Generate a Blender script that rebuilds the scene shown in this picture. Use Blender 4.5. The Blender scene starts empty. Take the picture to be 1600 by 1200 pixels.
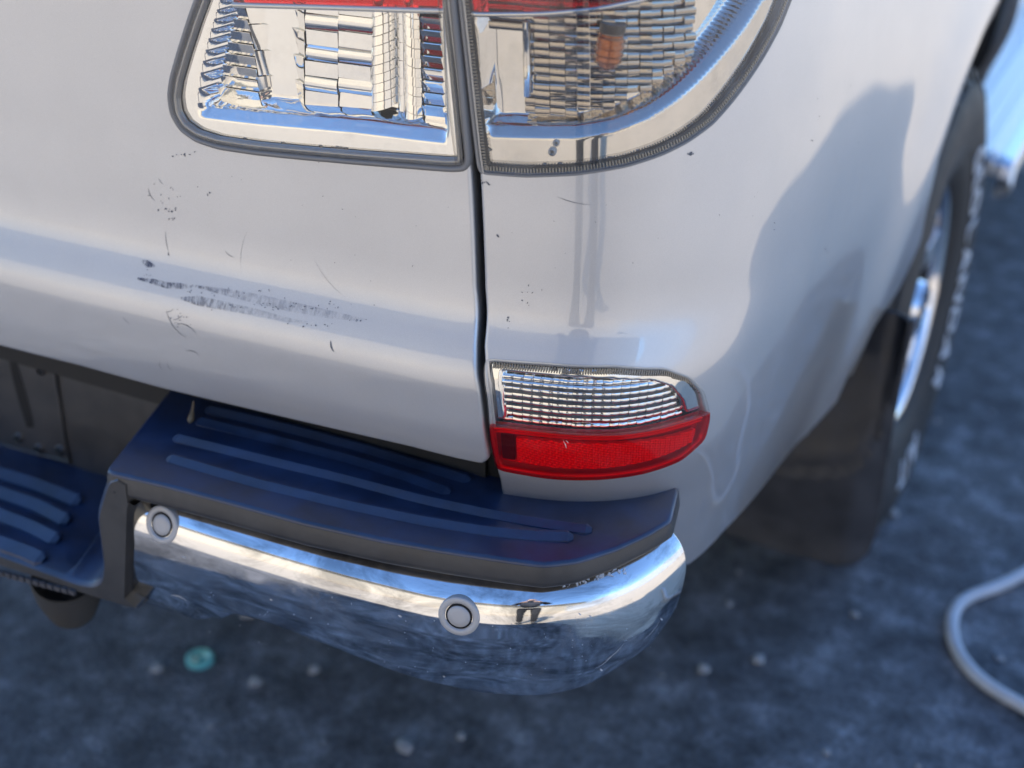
import bpy, math, random
import numpy as np
from mathutils import Matrix, Vector
from mathutils.geometry import delaunay_2d_cdt
rng = np.random.default_rng(7); random.seed(7)
SC = bpy.context.scene
COL = SC.collection
R = math.radians

# ------------------------------------------------------------------ camera
CAMC = np.array([1.171, -.762, 1.261]); YAW, PITCH, ROLL, FPX = .459, .491, .015, 2101.
cf = np.array([-math.sin(YAW)*math.cos(PITCH), math.cos(YAW)*math.cos(PITCH), -math.sin(PITCH)])
_r = np.array([math.cos(YAW), math.sin(YAW), 0.]); _u = np.cross(_r, cf)
cr = math.cos(ROLL)*_r + math.sin(ROLL)*_u; cu = -math.sin(ROLL)*_r + math.cos(ROLL)*_u
cam = bpy.data.cameras.new('camera'); co = bpy.data.objects.new('camera', cam); COL.objects.link(co)
M = Matrix([[cr[0], cu[0], -cf[0], CAMC[0]], [cr[1], cu[1], -cf[1], CAMC[1]], [cr[2], cu[2], -cf[2], CAMC[2]], [0, 0, 0, 1]])
co.matrix_world = M
cam.sensor_width = 36; cam.lens = FPX/1600*36; cam.clip_start = .02; cam.clip_end = 3000
cam.dof.use_dof = True; cam.dof.focus_distance = 1.08; cam.dof.aperture_fstop = 3.2; cam.dof.aperture_blades = 0
SC.camera = co

# ------------------------------------------------------------------ sky, sun, exposure
SUN_EL, SUN_AZ = R(38), R(-42)            # azimuth from +Y towards +X (negative: from the left)
w = bpy.data.worlds.new('World'); SC.world = w; w.use_nodes = True
nt = w.node_tree; nt.nodes.clear()
sky = nt.nodes.new('ShaderNodeTexSky'); sky.sky_type = 'NISHITA'; sky.sun_disc = False
sky.sun_elevation = SUN_EL; sky.sun_rotation = SUN_AZ; sky.air_density = 1.0; sky.dust_density = 0; sky.ozone_density = 7
bg = nt.nodes.new('ShaderNodeBackground'); bg.inputs[1].default_value = .15
wo = nt.nodes.new('ShaderNodeOutputWorld'); nt.links.new(sky.outputs[0], bg.inputs[0]); nt.links.new(bg.outputs[0], wo.inputs[0])
sl = bpy.data.lights.new('sun', 'SUN'); sl.energy = 3.0; sl.angle = R(.5); sl.color = (1, .93, .82)
so = bpy.data.objects.new('sun', sl); COL.objects.link(so)
sd = Vector((math.sin(SUN_AZ)*math.cos(SUN_EL), math.cos(SUN_AZ)*math.cos(SUN_EL), math.sin(SUN_EL)))
so.rotation_euler = sd.to_track_quat('Z', 'Y').to_euler(); so.location = (0, 0, 8)
SC.view_settings.view_transform = 'Standard'; SC.view_settings.look = 'None'; SC.view_settings.gamma = 1
SC.view_settings.exposure = 1.32
SC.render.engine = 'CYCLES'
SC.cycles.max_bounces = 10; SC.cycles.glossy_bounces = 6; SC.cycles.transparent_max_bounces = 12
SC.cycles.caustics_reflective = False; SC.cycles.caustics_refractive = False

# ------------------------------------------------------------------ materials
def lin(*c):
    return tuple(((x/255)/12.92 if x/255 <= .04045 else ((x/255+.055)/1.055)**2.4) for x in c)+(1,)
class NT:
    def __init__(s, name):
        s.m = bpy.data.materials.new(name); s.m.use_nodes = True; s.t = s.m.node_tree
        s.b = s.t.nodes['Principled BSDF']; s.o = s.t.nodes['Material Output']
    def n(s, typ, **k):
        nd = s.t.nodes.new(typ)
        for a, v in k.items():
            if a.startswith('i_'):
                key = a[2:]; key = int(key) if key.isdigit() else key.replace('_', ' ')
                if hasattr(v, 'outputs') : s.t.links.new(v.outputs[0], nd.inputs[key])
                elif isinstance(v, bpy.types.NodeSocket): s.t.links.new(v, nd.inputs[key])
                else: nd.inputs[key].default_value = v
            else: setattr(nd, a, v)
        return nd
    def set(s, **k):
        for a, v in k.items():
            key = a.replace('_', ' ')
            if hasattr(v, 'outputs'): s.t.links.new(v.outputs[0], s.b.inputs[key])
            elif isinstance(v, bpy.types.NodeSocket): s.t.links.new(v, s.b.inputs[key])
            else: s.b.inputs[key].default_value = v
    def coord(s): return s.n('ShaderNodeNewGeometry').outputs['Position']
    def noise(s, scale, detail=4, rough=.6, vec=None, dist=0):
        nd = s.n('ShaderNodeTexNoise', i_Scale=scale, i_Detail=detail, i_Roughness=rough, i_Distortion=dist)
        s.t.links.new(vec if vec is not None else s.coord(), nd.inputs['Vector']); return nd.outputs[0]
    def ramp(s, fac, stops):
        nd = s.n('ShaderNodeValToRGB', i_0=fac); e = nd.color_ramp.elements
        while len(e) < len(stops): e.new(.5)
        for i, (p, c) in enumerate(stops): e[i].position = p; e[i].color = c if len(c) == 4 else (*c, 1)
        return nd.outputs[0]
    def rng_(s, fac, a, b, c, d):
        return s.n('ShaderNodeMapRange', i_0=fac, i_1=a, i_2=b, i_3=c, i_4=d).outputs[0]
    def bump(s, h, strength=.3, dist=.001):
        nd = s.n('ShaderNodeBump', i_Strength=strength, i_Distance=dist, i_Height=h); s.t.links.new(nd.outputs[0], s.b.inputs['Normal']); return nd
    def stretch(s, sc):
        m = s.n('ShaderNodeMapping'); m.inputs['Scale'].default_value = sc; s.t.links.new(s.coord(), m.inputs[0]); return m.outputs[0]
G = lambda v: (v, v, v, 1)

def paint_mat():
    k = NT('silver_paint')
    big = k.noise(3.0, 3, .5); flake = k.noise(2600, 1, .5)
    grime = k.noise(11, 6, .62)
    base = k.ramp(flake, [(.3, (.51, .511, .512)), (.7, (.60, .60, .60))])
    mixn = k.n('ShaderNodeMix', data_type='RGBA'); k.t.links.new(k.rng_(grime, .42, .75, 0, .22), mixn.inputs[0])
    k.t.links.new(base, mixn.inputs[6]); mixn.inputs[7].default_value = (.50, .485, .46, 1)
    k.set(Base_Color=mixn.outputs[2], Metallic=.55, Roughness=k.rng_(grime, .3, .8, .36, .46), Coat_Weight=1., Coat_IOR=1.85)
    k.set(Coat_Roughness=k.rng_(k.noise(7, 5, .7), .35, .75, .012, .08))
    k.bump(k.noise(4.5, 3, .5), .30, .0025)
    return k.m
def chrome_mat():
    k = NT('weathered_chrome')
    haze = k.noise(16, 7, .68, dist=.6); fine = k.noise(240, 3, .7)
    scr = k.noise(60, 3, .6, k.stretch((1.4, 1.4, 9)))
    mul = k.n('ShaderNodeMath', operation='MULTIPLY'); k.t.links.new(k.rng_(haze, .45, .72, 0, 1), mul.inputs[0]); k.t.links.new(k.rng_(fine, .4, .65, .4, 1), mul.inputs[1])
    k.set(Base_Color=k.ramp(k.noise(22, 6, .7, k.stretch((.5, .5, 1.5)), .8), [(.38, (.45, .45, .45)), (.54, (.86, .855, .85))]), Metallic=1., Roughness=k.rng_(mul.outputs[0], 0, 1, .035, .30))
    k.bump(k.noise(13, 3, .55), .22, .0016)
    # thin mineral film and specks where the haze is thickest
    sp = k.n('ShaderNodeTexVoronoi', i_Scale=140.); k.t.links.new(k.coord(), sp.inputs['Vector'])
    spk = k.rng_(sp.outputs[0], .05, .09, 1, 0); hz = k.rng_(k.noise(30, 4, .7), .52, .66, 0, .8)
    m2 = k.n('ShaderNodeMath', operation='MULTIPLY'); k.t.links.new(spk, m2.inputs[0]); k.t.links.new(hz, m2.inputs[1])
    m3 = k.n('ShaderNodeMath', operation='MULTIPLY_ADD'); k.t.links.new(mul.outputs[0], m3.inputs[0]); m3.inputs[1].default_value = .09; k.t.links.new(m2.outputs[0], m3.inputs[2])
    d = k.n('ShaderNodeBsdfDiffuse'); d.inputs[0].default_value = (.42, .44, .47, 1)
    mx = k.n('ShaderNodeMixShader'); k.t.links.new(m3.outputs[0], mx.inputs[0]); k.t.links.new(k.b.outputs[0], mx.inputs[1]); k.t.links.new(d.outputs[0], mx.inputs[2])
    k.t.links.new(mx.outputs[0], k.o.inputs[0])
    return k.m
def simple(name, col, rough=.5, metal=0, coat=0, bump=None, var=.0, spec=.5, coat_r=.05):
    k = NT(name)
    if var:
        n = k.noise(var_scale.get(name, 25), 5, .65)
        a = tuple(c*(1-var) for c in col[:3]); b = tuple(min(1, c*(1+var)) for c in col[:3])
        k.set(Base_Color=k.ramp(n, [(.3, a), (.7, b)]), Roughness=k.rng_(n, .3, .7, rough*.85, min(1, rough*1.2)))
    else: k.set(Base_Color=(*col[:3], 1), Roughness=rough)
    k.set(Metallic=metal, Coat_Weight=coat, Coat_Roughness=coat_r, Specular_IOR_Level=spec)
    if bump: k.bump(k.noise(bump[0], 3, .6), bump[1], bump[2])
    return k.m
var_scale = {'asphalt': 7, 'pale_concrete': .9}
def glass(name, tint, ior=1.45, rough=.02, dirt=0.):
    k = NT(name); k.t.nodes.remove(k.b)
    tr = k.n('ShaderNodeBsdfTransparent', i_Color=tint); gl = k.n('ShaderNodeBsdfGlossy', i_Roughness=rough)
    geo = k.n('ShaderNodeNewGeometry'); fr = k.n('ShaderNodeFresnel', i_IOR=k.rng_(geo.outputs['Backfacing'], 0, 1, ior, 1/ior)); mx = k.n('ShaderNodeMixShader')
    k.t.links.new(fr.outputs[0], mx.inputs[0]); k.t.links.new(tr.outputs[0], mx.inputs[1]); k.t.links.new(gl.outputs[0], mx.inputs[2])
    out = mx
    if dirt:
        df = k.n('ShaderNodeBsdfDiffuse'); df.inputs[0].default_value = (.6, .58, .55, 1); m2 = k.n('ShaderNodeMixShader')
        k.t.links.new(k.rng_(k.noise(28, 6, .7), .5, .8, dirt*.25, dirt), m2.inputs[0]); k.t.links.new(mx.outputs[0], m2.inputs[1]); k.t.links.new(df.outputs[0], m2.inputs[2]); out = m2
    k.t.links.new(out.outputs[0], k.o.inputs[0]); return k.m
PAINT = paint_mat(); CHROME = chrome_mat()
MIRROR = simple('lamp_chrome', (.93, .92, .90), .05, 1)
PLASTIC = simple('black_textured_plastic', (.045, .044, .044), .34, bump=(900, .35, .0004), var=.25, spec=.62)
STEPTOP = simple('step_pad_sky_tint', (.014, .030, .072), .36, bump=(700, .3, .0005), var=.45, spec=.75)  # black plastic; the sky's blue sheen is mixed into the base colour
RUBBER = simple('tyre_rubber', (.030, .028, .026), .62, bump=(400, .3, .0006), var=.3)
FLAPM = simple('mudflap_rubber', (.038, .040, .046), .42, bump=(500, .25, .0004), var=.3, spec=.5)
SEAL = simple('grey_seal_rubber', (.20, .195, .19), .38, spec=.6)
DARK = simple('black_void', (.006, .006, .007), .8)
UNDER = simple('under_body_steel', (.016, .016, .017), .7, var=.4)
LETTER = simple('white_tyre_letter', (.78, .80, .82), .5, var=.05)
CLEAR = glass('clear_lens', (.95, .95, .94, 1), 1.46, .01, .16)
CLEARF = glass('clear_outer_lens', (.80, .79, .77, 1), 1.46, .02, .20)
REDL = glass('red_lens', (.96, .05, .06, 1), 1.5, .02, .02)
REDP = simple('red_prism_plate', (.98, .03, .035), .34, .75, coat=.6, coat_r=.05)
REDD = simple('dark_red_edge', (.55, .015, .02), .25, coat=1)
AMBER = simple('amber_bulb_glass', (.50, .13, .008), .10, .5, coat=1)
SENSOR = simple('painted_sensor_plastic', (.43, .42, .41), .35, coat=.4)
ALLOY = simple('polished_alloy', (.82, .82, .84), .10, 1)
STEPALU = simple('ribbed_aluminium', (.72, .74, .77), .28, 1)
GLASSD = simple('tinted_window_glass', (.01, .012, .014), .03, coat=1)
HUSK = simple('dry_husk', (.30, .21, .12), .7, var=.2)
HOSEM = simple('pale_hose_plastic', (.60, .62, .65), .5, var=.12)
TEAL = simple('teal_plastic', (.10, .42, .42), .35)
WHITE = simple('gravel_stone', (.34, .34, .34), .8, var=.3)
SCUFF = simple('dark_scuff', (.13, .135, .15), .6)
CONC = simple('pale_concrete', (.58, .495, .385), .85, bump=(40, .3, .004), var=.08)
WALLM = simple('cream_render', (.60, .52, .41), .85, bump=(60, .4, .004), var=.05)
ROOFM = simple('painted_metal_roof', (.36, .37, .42), .5, var=.1)
FENCEM = simple('reflection_fence_board', (.50, .54, .60), .8, var=.1)
def asphalt_mat():
    k = NT('asphalt')
    a = k.noise(16, 4, .62); c = k.noise(3.2, 3, .5); v = k.n('ShaderNodeTexVoronoi', i_Scale=55.); k.t.links.new(k.coord(), v.inputs['Vector'])
    agg = k.n('ShaderNodeTexVoronoi', i_Scale=150.); k.t.links.new(k.coord(), agg.inputs['Vector'])
    base = k.ramp(a, [(.32, (.085, .085, .088)), (.52, (.17, .17, .175)), (.70, (.33, .33, .34))])
    m1 = k.n('ShaderNodeMix', data_type='RGBA', blend_type='MULTIPLY', i_0=.8); k.t.links.new(base, m1.inputs[6])
    k.t.links.new(k.ramp(agg.outputs['Color'], [(0, (.55, .55, .55)), (1, (1.35, 1.35, 1.35))]), m1.inputs[7])
    m2 = k.n('ShaderNodeMix', data_type='RGBA', blend_type='MULTIPLY', i_0=1.); k.t.links.new(m1.outputs[2], m2.inputs[6]); k.t.links.new(k.ramp(c, [(.35, (.72, .72, .74)), (.65, (1.15, 1.15, 1.15))]), m2.inputs[7])
    k.set(Base_Color=m2.outputs[2], Roughness=.8); k.bump(agg.outputs[0], .6, .004); return k.m
ASPH = asphalt_mat()
def scuff_mat():
    k = NT('rubbed_scuff'); tr = k.n('ShaderNodeBsdfTransparent')
    n = k.noise(330, 5, .8, k.stretch((1, .5, .28))); sx = k.n('ShaderNodeSeparateXYZ', i_0=k.coord())
    k.set(Base_Color=(.06, .07, .12, 1), Roughness=.6)
    f = k.n('ShaderNodeMath', operation='MULTIPLY'); k.t.links.new(k.rng_(n, .42, .60, 0, 1.), f.inputs[0]); k.t.links.new(k.rng_(sx.outputs[0], .36, .50, 1, .22), f.inputs[1])
    mx = k.n('ShaderNodeMixShader'); k.t.links.new(f.outputs[0], mx.inputs[0])
    k.t.links.new(tr.outputs[0], mx.inputs[1]); k.t.links.new(k.b.outputs[0], mx.inputs[2]); k.t.links.new(mx.outputs[0], k.o.inputs[0]); return k.m
RUB = scuff_mat()

# ------------------------------------------------------------------ object helpers
def link(o, parent=None):
    COL.objects.link(o)
    if parent is not None: o.parent = parent
    return o
def mesh(name, V, F, mat, parent=None, smooth=True, normals=None, mats=None, fm=None, label=None):
    me = bpy.data.meshes.new(name); me.from_pydata([tuple(map(float, v)) for v in V], [], [tuple(map(int, f)) for f in F]); me.update()
    for m in (mats or [mat]): me.materials.append(m)
    if fm is not None: me.polygons.foreach_set('material_index', np.array(fm, dtype=np.int32))
    if smooth: me.polygons.foreach_set('use_smooth', [True]*len(me.polygons))
    if normals is not None: me.normals_split_custom_set_from_vertices([tuple(map(float, n)) for n in normals])
    o = bpy.data.objects.new(name, me)
    if label: o['label'] = label
    return link(o, parent)
def empty(name, label, cat, loc=(0, 0, 0), group=None):
    o = bpy.data.objects.new(name, None); o.location = loc; o.empty_display_size = .1; link(o); o['label'] = label; o['category'] = cat
    if group: o['group'] = group
    return o
def tag(o, label, cat=None, group=None, kind=None):
    if label: o['label'] = label
    if cat: o['category'] = cat
    if group: o['group'] = group
    if kind: o['kind'] = kind
    return o
class MB:
    def __init__(s): s.V = []; s.F = []
    def add(s, V, F):
        b = len(s.V); s.V += [tuple(v) for v in V]; s.F += [tuple(i+b for i in f) for f in F]
    def box(s, a, b):
        x0, y0, z0 = a; x1, y1, z1 = b
        s.add([(x0, y0, z0), (x1, y0, z0), (x1, y1, z0), (x0, y1, z0), (x0, y0, z1), (x1, y0, z1), (x1, y1, z1), (x0, y1, z1)],
              [(0, 3, 2, 1), (4, 5, 6, 7), (0, 1, 5, 4), (1, 2, 6, 5), (2, 3, 7, 6), (3, 0, 4, 7)])
    def grid(s, P, close_u=False, close_v=False):
        P = np.asarray(P); nu, nv = P.shape[:2]; F = []
        for i in range(nu if close_u else nu-1):
            for j in range(nv if close_v else nv-1):
                a, b = i, (i+1) % nu; c, d = j, (j+1) % nv
                F.append((a*nv+c, b*nv+c, b*nv+d, a*nv+d))
        s.add(P.reshape(-1, 3), F)
    def tube(s, pts, r, n=12, cap=True):
        pts = np.asarray(pts, float); rr = np.broadcast_to(np.asarray(r, float), (len(pts),))
        t = np.gradient(pts, axis=0); t /= np.linalg.norm(t, axis=1)[:, None]
        up = np.array([0, 0, 1.]) if abs(t[0][2]) < .9 else np.array([1., 0, 0]); P = []
        for p, d, q in zip(pts, t, rr):
            a = np.cross(d, up); a /= np.linalg.norm(a); b = np.cross(a, d)
            an = np.linspace(0, 2*np.pi, n, endpoint=False)
            P.append(p+q*(np.cos(an)[:, None]*a+np.sin(an)[:, None]*b))
        b0 = len(s.V); s.grid(P, close_v=True)
        if cap:
            s.F.append(tuple(b0+i for i in range(n))[::-1]); s.F.append(tuple(b0+(len(P)-1)*n+i for i in range(n)))
    def prism(s, loop, vec, bevel=0):   # loop 3D pts, extruded along vec
        L = np.asarray(loop, float); n = len(L); v = np.asarray(vec, float)
        s.add(np.vstack([L, L+v]), [tuple(range(n))[::-1], tuple(range(n, 2*n))]+[(i, (i+1) % n, n+(i+1) % n, n+i) for i in range(n)])
    def obj(s, name, mat, parent=None, smooth=False, label=None, bevel=0, seg=2):
        o = mesh(name, s.V, s.F, mat, parent, smooth, label=label)
        if bevel:
            m = o.modifiers.new('bevel', 'BEVEL'); m.width = bevel; m.segments = seg; m.limit_method = 'ANGLE'; m.angle_limit = R(35)
            for p in o.data.polygons: p.use_smooth = True
            m.harden_normals = True
        return o

# pixel of the 1600x1200 photograph <-> ray, used to place real points on real surfaces
def project(P):
    d = np.asarray(P)-CAMC; z = d@cf
    return np.stack([800+FPX*(d@cr)/z, 600-FPX*(d@cu)/z], -1)
def ray(u, v):
    return cf+cr*(u-800)/FPX-cu*(v-600)/FPX
def hit(u, v, ax, val):
    d = ray(u, v); return CAMC+d*(val-CAMC[ax])/d[ax]

def smooth_poly(P, step, sig):
    P = np.asarray(P, float); L = np.r_[0, np.cumsum(np.linalg.norm(np.diff(P, axis=0), axis=1))]
    n = int(L[-1]/step)+1; s = np.linspace(0, L[-1], n); Q = np.stack([np.interp(s, L, P[:, k]) for k in range(P.shape[1])], 1)
    m = int(4*sig/step); kx = np.exp(-.5*(np.arange(-m, m+1)*step/sig)**2); kx /= kx.sum()
    A = np.vstack([2*Q[0]-Q[1:m+1][::-1], Q, 2*Q[-1]-Q[-m-1:-1][::-1]])
    return s, np.stack([np.convolve(A[:, k], kx, 'valid') for k in range(P.shape[1])], 1)

def sstep(x): x = np.clip(x, 0, 1); return x*x*(3-2*x)
# ------------------------------------------------------------------ body surface: plan curve x height profile
_ps, _pc = smooth_poly([(0, 0), (.25, .003), (.50, .011), (.70, .022), (.80, .045), (.865, .095), (.892, .17), (.902, .30), (.907, .55), (.918, .85), (.922, 1.25), (.915, 1.7), (.90, 2.3)], .001, .035)
_zs, _zc = smooth_poly([(.36, .175), (.50, .140), (.60, .108), (.66, .0705), (.695, .0635), (.725, .0610), (.746, .0592), (.756, .061), (.798, .0805), (.82, .0830), (.90, .0825), (1.0, .078), (1.10, .072), (1.30, .085)], .001, .007)
_wz, _ww = smooth_poly([(.30, .075), (.42, .050), (.50, .030), (.60, .012), (.72, .002), (.85, .0), (1.0, .003), (1.15, .012), (1.30, .03)], .001, .03)
ARC = (1.25, .40, .485)
DENTS = []       # (s, z, radius_s, radius_z, depth)
def BS(s, z):
    s = np.asarray(s, float); z = np.asarray(z, float); sg = np.sign(s)+(s == 0); a = np.abs(s)
    x = np.interp(a, _ps, _pc[:, 0]); y = np.interp(a, _ps, _pc[:, 1])
    g = sstep((a-.62)/.30)
    x = x-np.interp(z, _ww[:, 0], _ww[:, 1])*g
    yy = np.interp(z, _zc[:, 0], _zc[:, 1]); y = y+yy*(1-.0*g)
    d = np.hypot(y-ARC[0], z-ARC[1]); fl = .016*np.exp(-((np.maximum(d, ARC[2])-ARC[2])/.085)**2)*sstep((y-.45)/.25)*(1-sstep((y-1.35)/.3))-.035*sstep((.80-z)/.2)*sstep((y-1.40)/.3)
    x = x+fl
    for (ds, dz, rs, rz, dp) in DENTS:
        e = dp*np.exp(-((a-ds)/rs)**2-((z-dz)/rz)**2); y = y+e*(a < .86); x = x-e*(a >= .86)
    return np.stack([x*sg, y, z], -1)
def nrm(S, s, z, e=.0025):
    a = S(s+e, z)-S(s-e, z); b = S(s, z+e)-S(s, z-e); n = np.cross(a, b); return n/np.linalg.norm(n, axis=-1, keepdims=True)
def off(S, d):
    return lambda s, z: S(s, z)+nrm(S, s, z)*(d(s, z)[..., None] if callable(d) else d)
def inv(S, px, sr, zr, n=(260, 130)):
    px = np.asarray(px, float); gs, gz = np.meshgrid(np.linspace(*sr, n[0]), np.linspace(*zr, n[1]), indexing='ij')
    gs = gs.ravel(); gz = gz.ravel(); P = S(gs, gz); q = project(P); vis = ((P-CAMC)*nrm(S, gs, gz)).sum(1) < 0
    q[~vis] += 1e5; out = []
    idx = np.array([np.argmin(((q-p)**2).sum(1)) for p in px]); a = gs[idx].copy(); b = gz[idx].copy(); a0, b0 = a.copy(), b.copy()
    for it in range(12):
        r = project(S(a, b))-px; e = 1e-4
        ja = (project(S(a+e, b))-project(S(a-e, b)))/(2*e); jb = (project(S(a, b+e))-project(S(a, b-e)))/(2*e)
        det = ja[:, 0]*jb[:, 1]-ja[:, 1]*jb[:, 0]; det = np.where(np.abs(det) < 1e2, 1e9, det)
        da = -(r[:, 0]*jb[:, 1]-r[:, 1]*jb[:, 0])/det; db = -(ja[:, 0]*r[:, 1]-ja[:, 1]*r[:, 0])/det
        a = np.clip(a+np.clip(da, -.02, .02), a0-.06, a0+.06); b = np.clip(b+np.clip(db, -.02, .02), b0-.06, b0+.06)
    return np.stack([a, b], 1)
def resample(L, step, closed=True):
    L = np.asarray(L, float); A = np.vstack([L, L[:1]]) if closed else L
    out = []
    for p, q in zip(A[:-1], A[1:]):
        n = max(1, int(round(np.linalg.norm(q-p)/step))); out += [p+(q-p)*i/n for i in range(n)]
    if not closed: out.append(A[-1])
    return np.array(out)
def roundl(L, r, step=.002, closed=True):
    """resample and smooth a loop by circular gaussian of width r"""
    Q = resample(L, step, closed)
    if r <= 0: return Q
    m = int(3*r/step); kx = np.exp(-.5*(np.arange(-m, m+1)*step/r)**2); kx /= kx.sum()
    A = np.vstack([Q[-m:], Q, Q[:m]]); Q2 = np.stack([np.convolve(A[:, k], kx, 'valid') for k in range(Q.shape[1])], 1)
    return Q2
def inpoly(P, L):
    x, y = P[:, 0], P[:, 1]; c = np.zeros(len(P), bool); a = L; b = np.roll(L, -1, 0)
    for (x0, y0), (x1, y1) in zip(a, b):
        if y0 == y1: continue
        k = ((y0 > y) != (y1 > y)) & (x < (x1-x0)*(y-y0)/(y1-y0)+x0); c ^= k
    return c
def distpoly(P, L, closed=True):
    a = L if closed else L[:-1]; b = np.roll(L, -1, 0) if closed else L[1:]; D = np.full(len(P), 1e9)
    for p, q in zip(a, b):
        d = q-p; l = (d@d) or 1e-12; t = np.clip(((P-p)@d)/l, 0, 1); D = np.minimum(D, np.linalg.norm(P-p-t[:, None]*d, axis=1))
    return D
def area(L): return .5*np.sum(L[:, 0]*np.roll(L[:, 1], -1)-np.roll(L[:, 0], -1)*L[:, 1])
def ccw(L): return L if area(L) > 0 else L[::-1]
def patch(name, S, outer, holes, h, mat, parent, roll=.003, skirt=.01, hroll=None, hskirt=None, keep=None, free=None, smooth=True, label=None, analytic=True, flip=False, hs=None):
    """sheet over surface S bounded by loops in its parameters, with rolled-in edges"""
    outer = ccw(np.asarray(outer)); holes = [ccw(np.asarray(q)) for q in holes]
    lo, hi = outer.min(0), outer.max(0); hs = hs or h
    gx, gy = np.meshgrid(np.arange(lo[0]+hs/2, hi[0], hs), np.arange(lo[1]+h/2, hi[1], h), indexing='ij'); g = np.stack([gx.ravel(), gy.ravel()], 1)
    ok = inpoly(g, outer) & (distpoly(g, outer) > .3*min(h, hs))
    for q in holes: ok &= ~inpoly(g, q) & (distpoly(g, q) > .3*min(h, hs))
    g = g[ok]; pts = []; ed = []; loops = []
    for L in [outer]+holes:
        b = len(pts); n = len(L); pts += list(map(tuple, L)); ed += [(b+i, b+(i+1) % n) for i in range(n)]; loops.append((b, n))
    pts += list(map(tuple, g))
    sc = 1.
    r = delaunay_2d_cdt([Vector(p) for p in pts], ed, [], 0, 1e-7)
    P2 = np.array([tuple(v) for v in r[0]]); T = np.array([f for f in r[2] if len(f) == 3]); cen = P2[T].mean(1)
    ok = inpoly(cen, outer)
    for q in holes: ok &= ~inpoly(cen, q)
    T = T[ok]
    if keep is not None: T = T[keep(cen[ok])]
    V = S(P2[:, 0], P2[:, 1]); N = nrm(S, P2[:, 0], P2[:, 1]); V = list(V); N = list(N); F = [tuple(t) for t in T]
    for li, L in enumerate([outer]+holes):
        rr = roll if li == 0 else (hroll if hroll is not None else roll); sk = skirt if li == 0 else (hskirt if hskirt is not None else skirt)
        if rr <= 0 and sk <= 0: continue
        p = S(L[:, 0], L[:, 1]); n = nrm(S, L[:, 0], L[:, 1]); t = np.roll(p, -1, 0)-np.roll(p, 1, 0); t /= np.linalg.norm(t, axis=1)[:, None]+1e-12
        o = np.cross(t, n)*(1 if li == 0 else -1); rings = [p]; ns = [n]
        if rr > 0:
            for a in (22, 45, 67, 90):
                c, s_ = math.cos(R(a)), math.sin(R(a)); rings.append(p+o*rr*s_-n*rr*(1-c)); ns.append(n*c+o*s_)
        if sk > 0: rings.append(rings[-1]-n*sk); ns.append(ns[-1] if rr > 0 else o)
        m = len(L); b = len(V)
        for q, nn in zip(rings, ns): V += list(q); N += list(nn)
        for k in range(len(rings)-1):
            for i in range(m):
                j = (i+1) % m; f = (b+k*m+i, b+(k+1)*m+i, b+(k+1)*m+j, b+k*m+j); F.append(f if li == 0 else f[::-1])
    if free is not None and len(F): pass
    o = mesh(name, V, F, mat, parent, smooth, N if analytic and smooth else None, label=label)
    return o
def ring(name, S, L, prof, mat, parent, closed=True, label=None, smooth=True):
    """sweep profile [(inward, height)] along loop L on S"""
    L = ccw(np.asarray(L)) if closed else np.asarray(L)
    p = S(L[:, 0], L[:, 1]); n = nrm(S, L[:, 0], L[:, 1])
    t = (np.roll(p, -1, 0)-np.roll(p, 1, 0)) if closed else np.gradient(p, axis=0); t /= np.linalg.norm(t, axis=1)[:, None]+1e-12
    o = -np.cross(t, n); mb = MB(); mb.grid([p+o*a+n*b for a, b in prof], close_v=closed)
    return mb.obj(name, mat, parent, smooth, label)

# =================================================================== THE GROUND AND WHAT STANDS ROUND THE TRUCK
mb = MB(); mb.add([(-400, -400, -.004), (400, -400, -.004), (400, 400, -.004), (-400, 400, -.004)], [(0, 1, 2, 3)])
tag(mb.obj('ground', CONC), 'pale sunlit concrete yard', kind='structure')
mb = MB(); mb.add([(-6, -1.15, 0), (1.62, -1.15, 0), (1.14, 3.2, 0), (-6, 3.5, 0)], [(0, 1, 2, 3)])
tag(mb.obj('asphalt_pavement', ASPH), 'dark asphalt under and around the truck', kind='structure')

TR = empty('pickup_truck', 'silver pickup truck with scuffed tailgate and chrome step bumper', 'pickup truck')

# ------------------------------------------------------------------ outlines taken on the body surface
SR, ZR = (-.05, 2.2), (.40, 1.32)
gapL = [(700, -60), (707, 0), (722, 130), (733, 240), (736, 268), (741, 360), (744, 450), (745, 540), (750, 610), (757, 670), (765, 716), (758, 723)]
tgbot = [(640, 695), (500, 663), (380, 635), (250, 604), (120, 568), (0, 538)]
A = inv(BS, gapL+tgbot, SR, ZR)
low = A[-1]
zb = A[len(gapL):]            # bottom edge points
TG = [(.0, A[0][1]+.0)]
right = [tuple(p) for p in A[:len(gapL)]]; bottom = [tuple(p) for p in zb]
ztop = 1.27; xs_top = right[0][0]-.004
right = [(a-.0042, b) for a, b in right]; xs_top -= .0042; half = [(xs_top, ztop)]+right+bottom            # goes down the right edge then left along the bottom
bl = bottom[-1]; half.append((0., bl[1]-.001))
mir = [(-x, z) for x, z in half[::-1][1:]]
TGL = np.array(half+mir)
TGL = roundl(TGL, .0022, .004)

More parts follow.
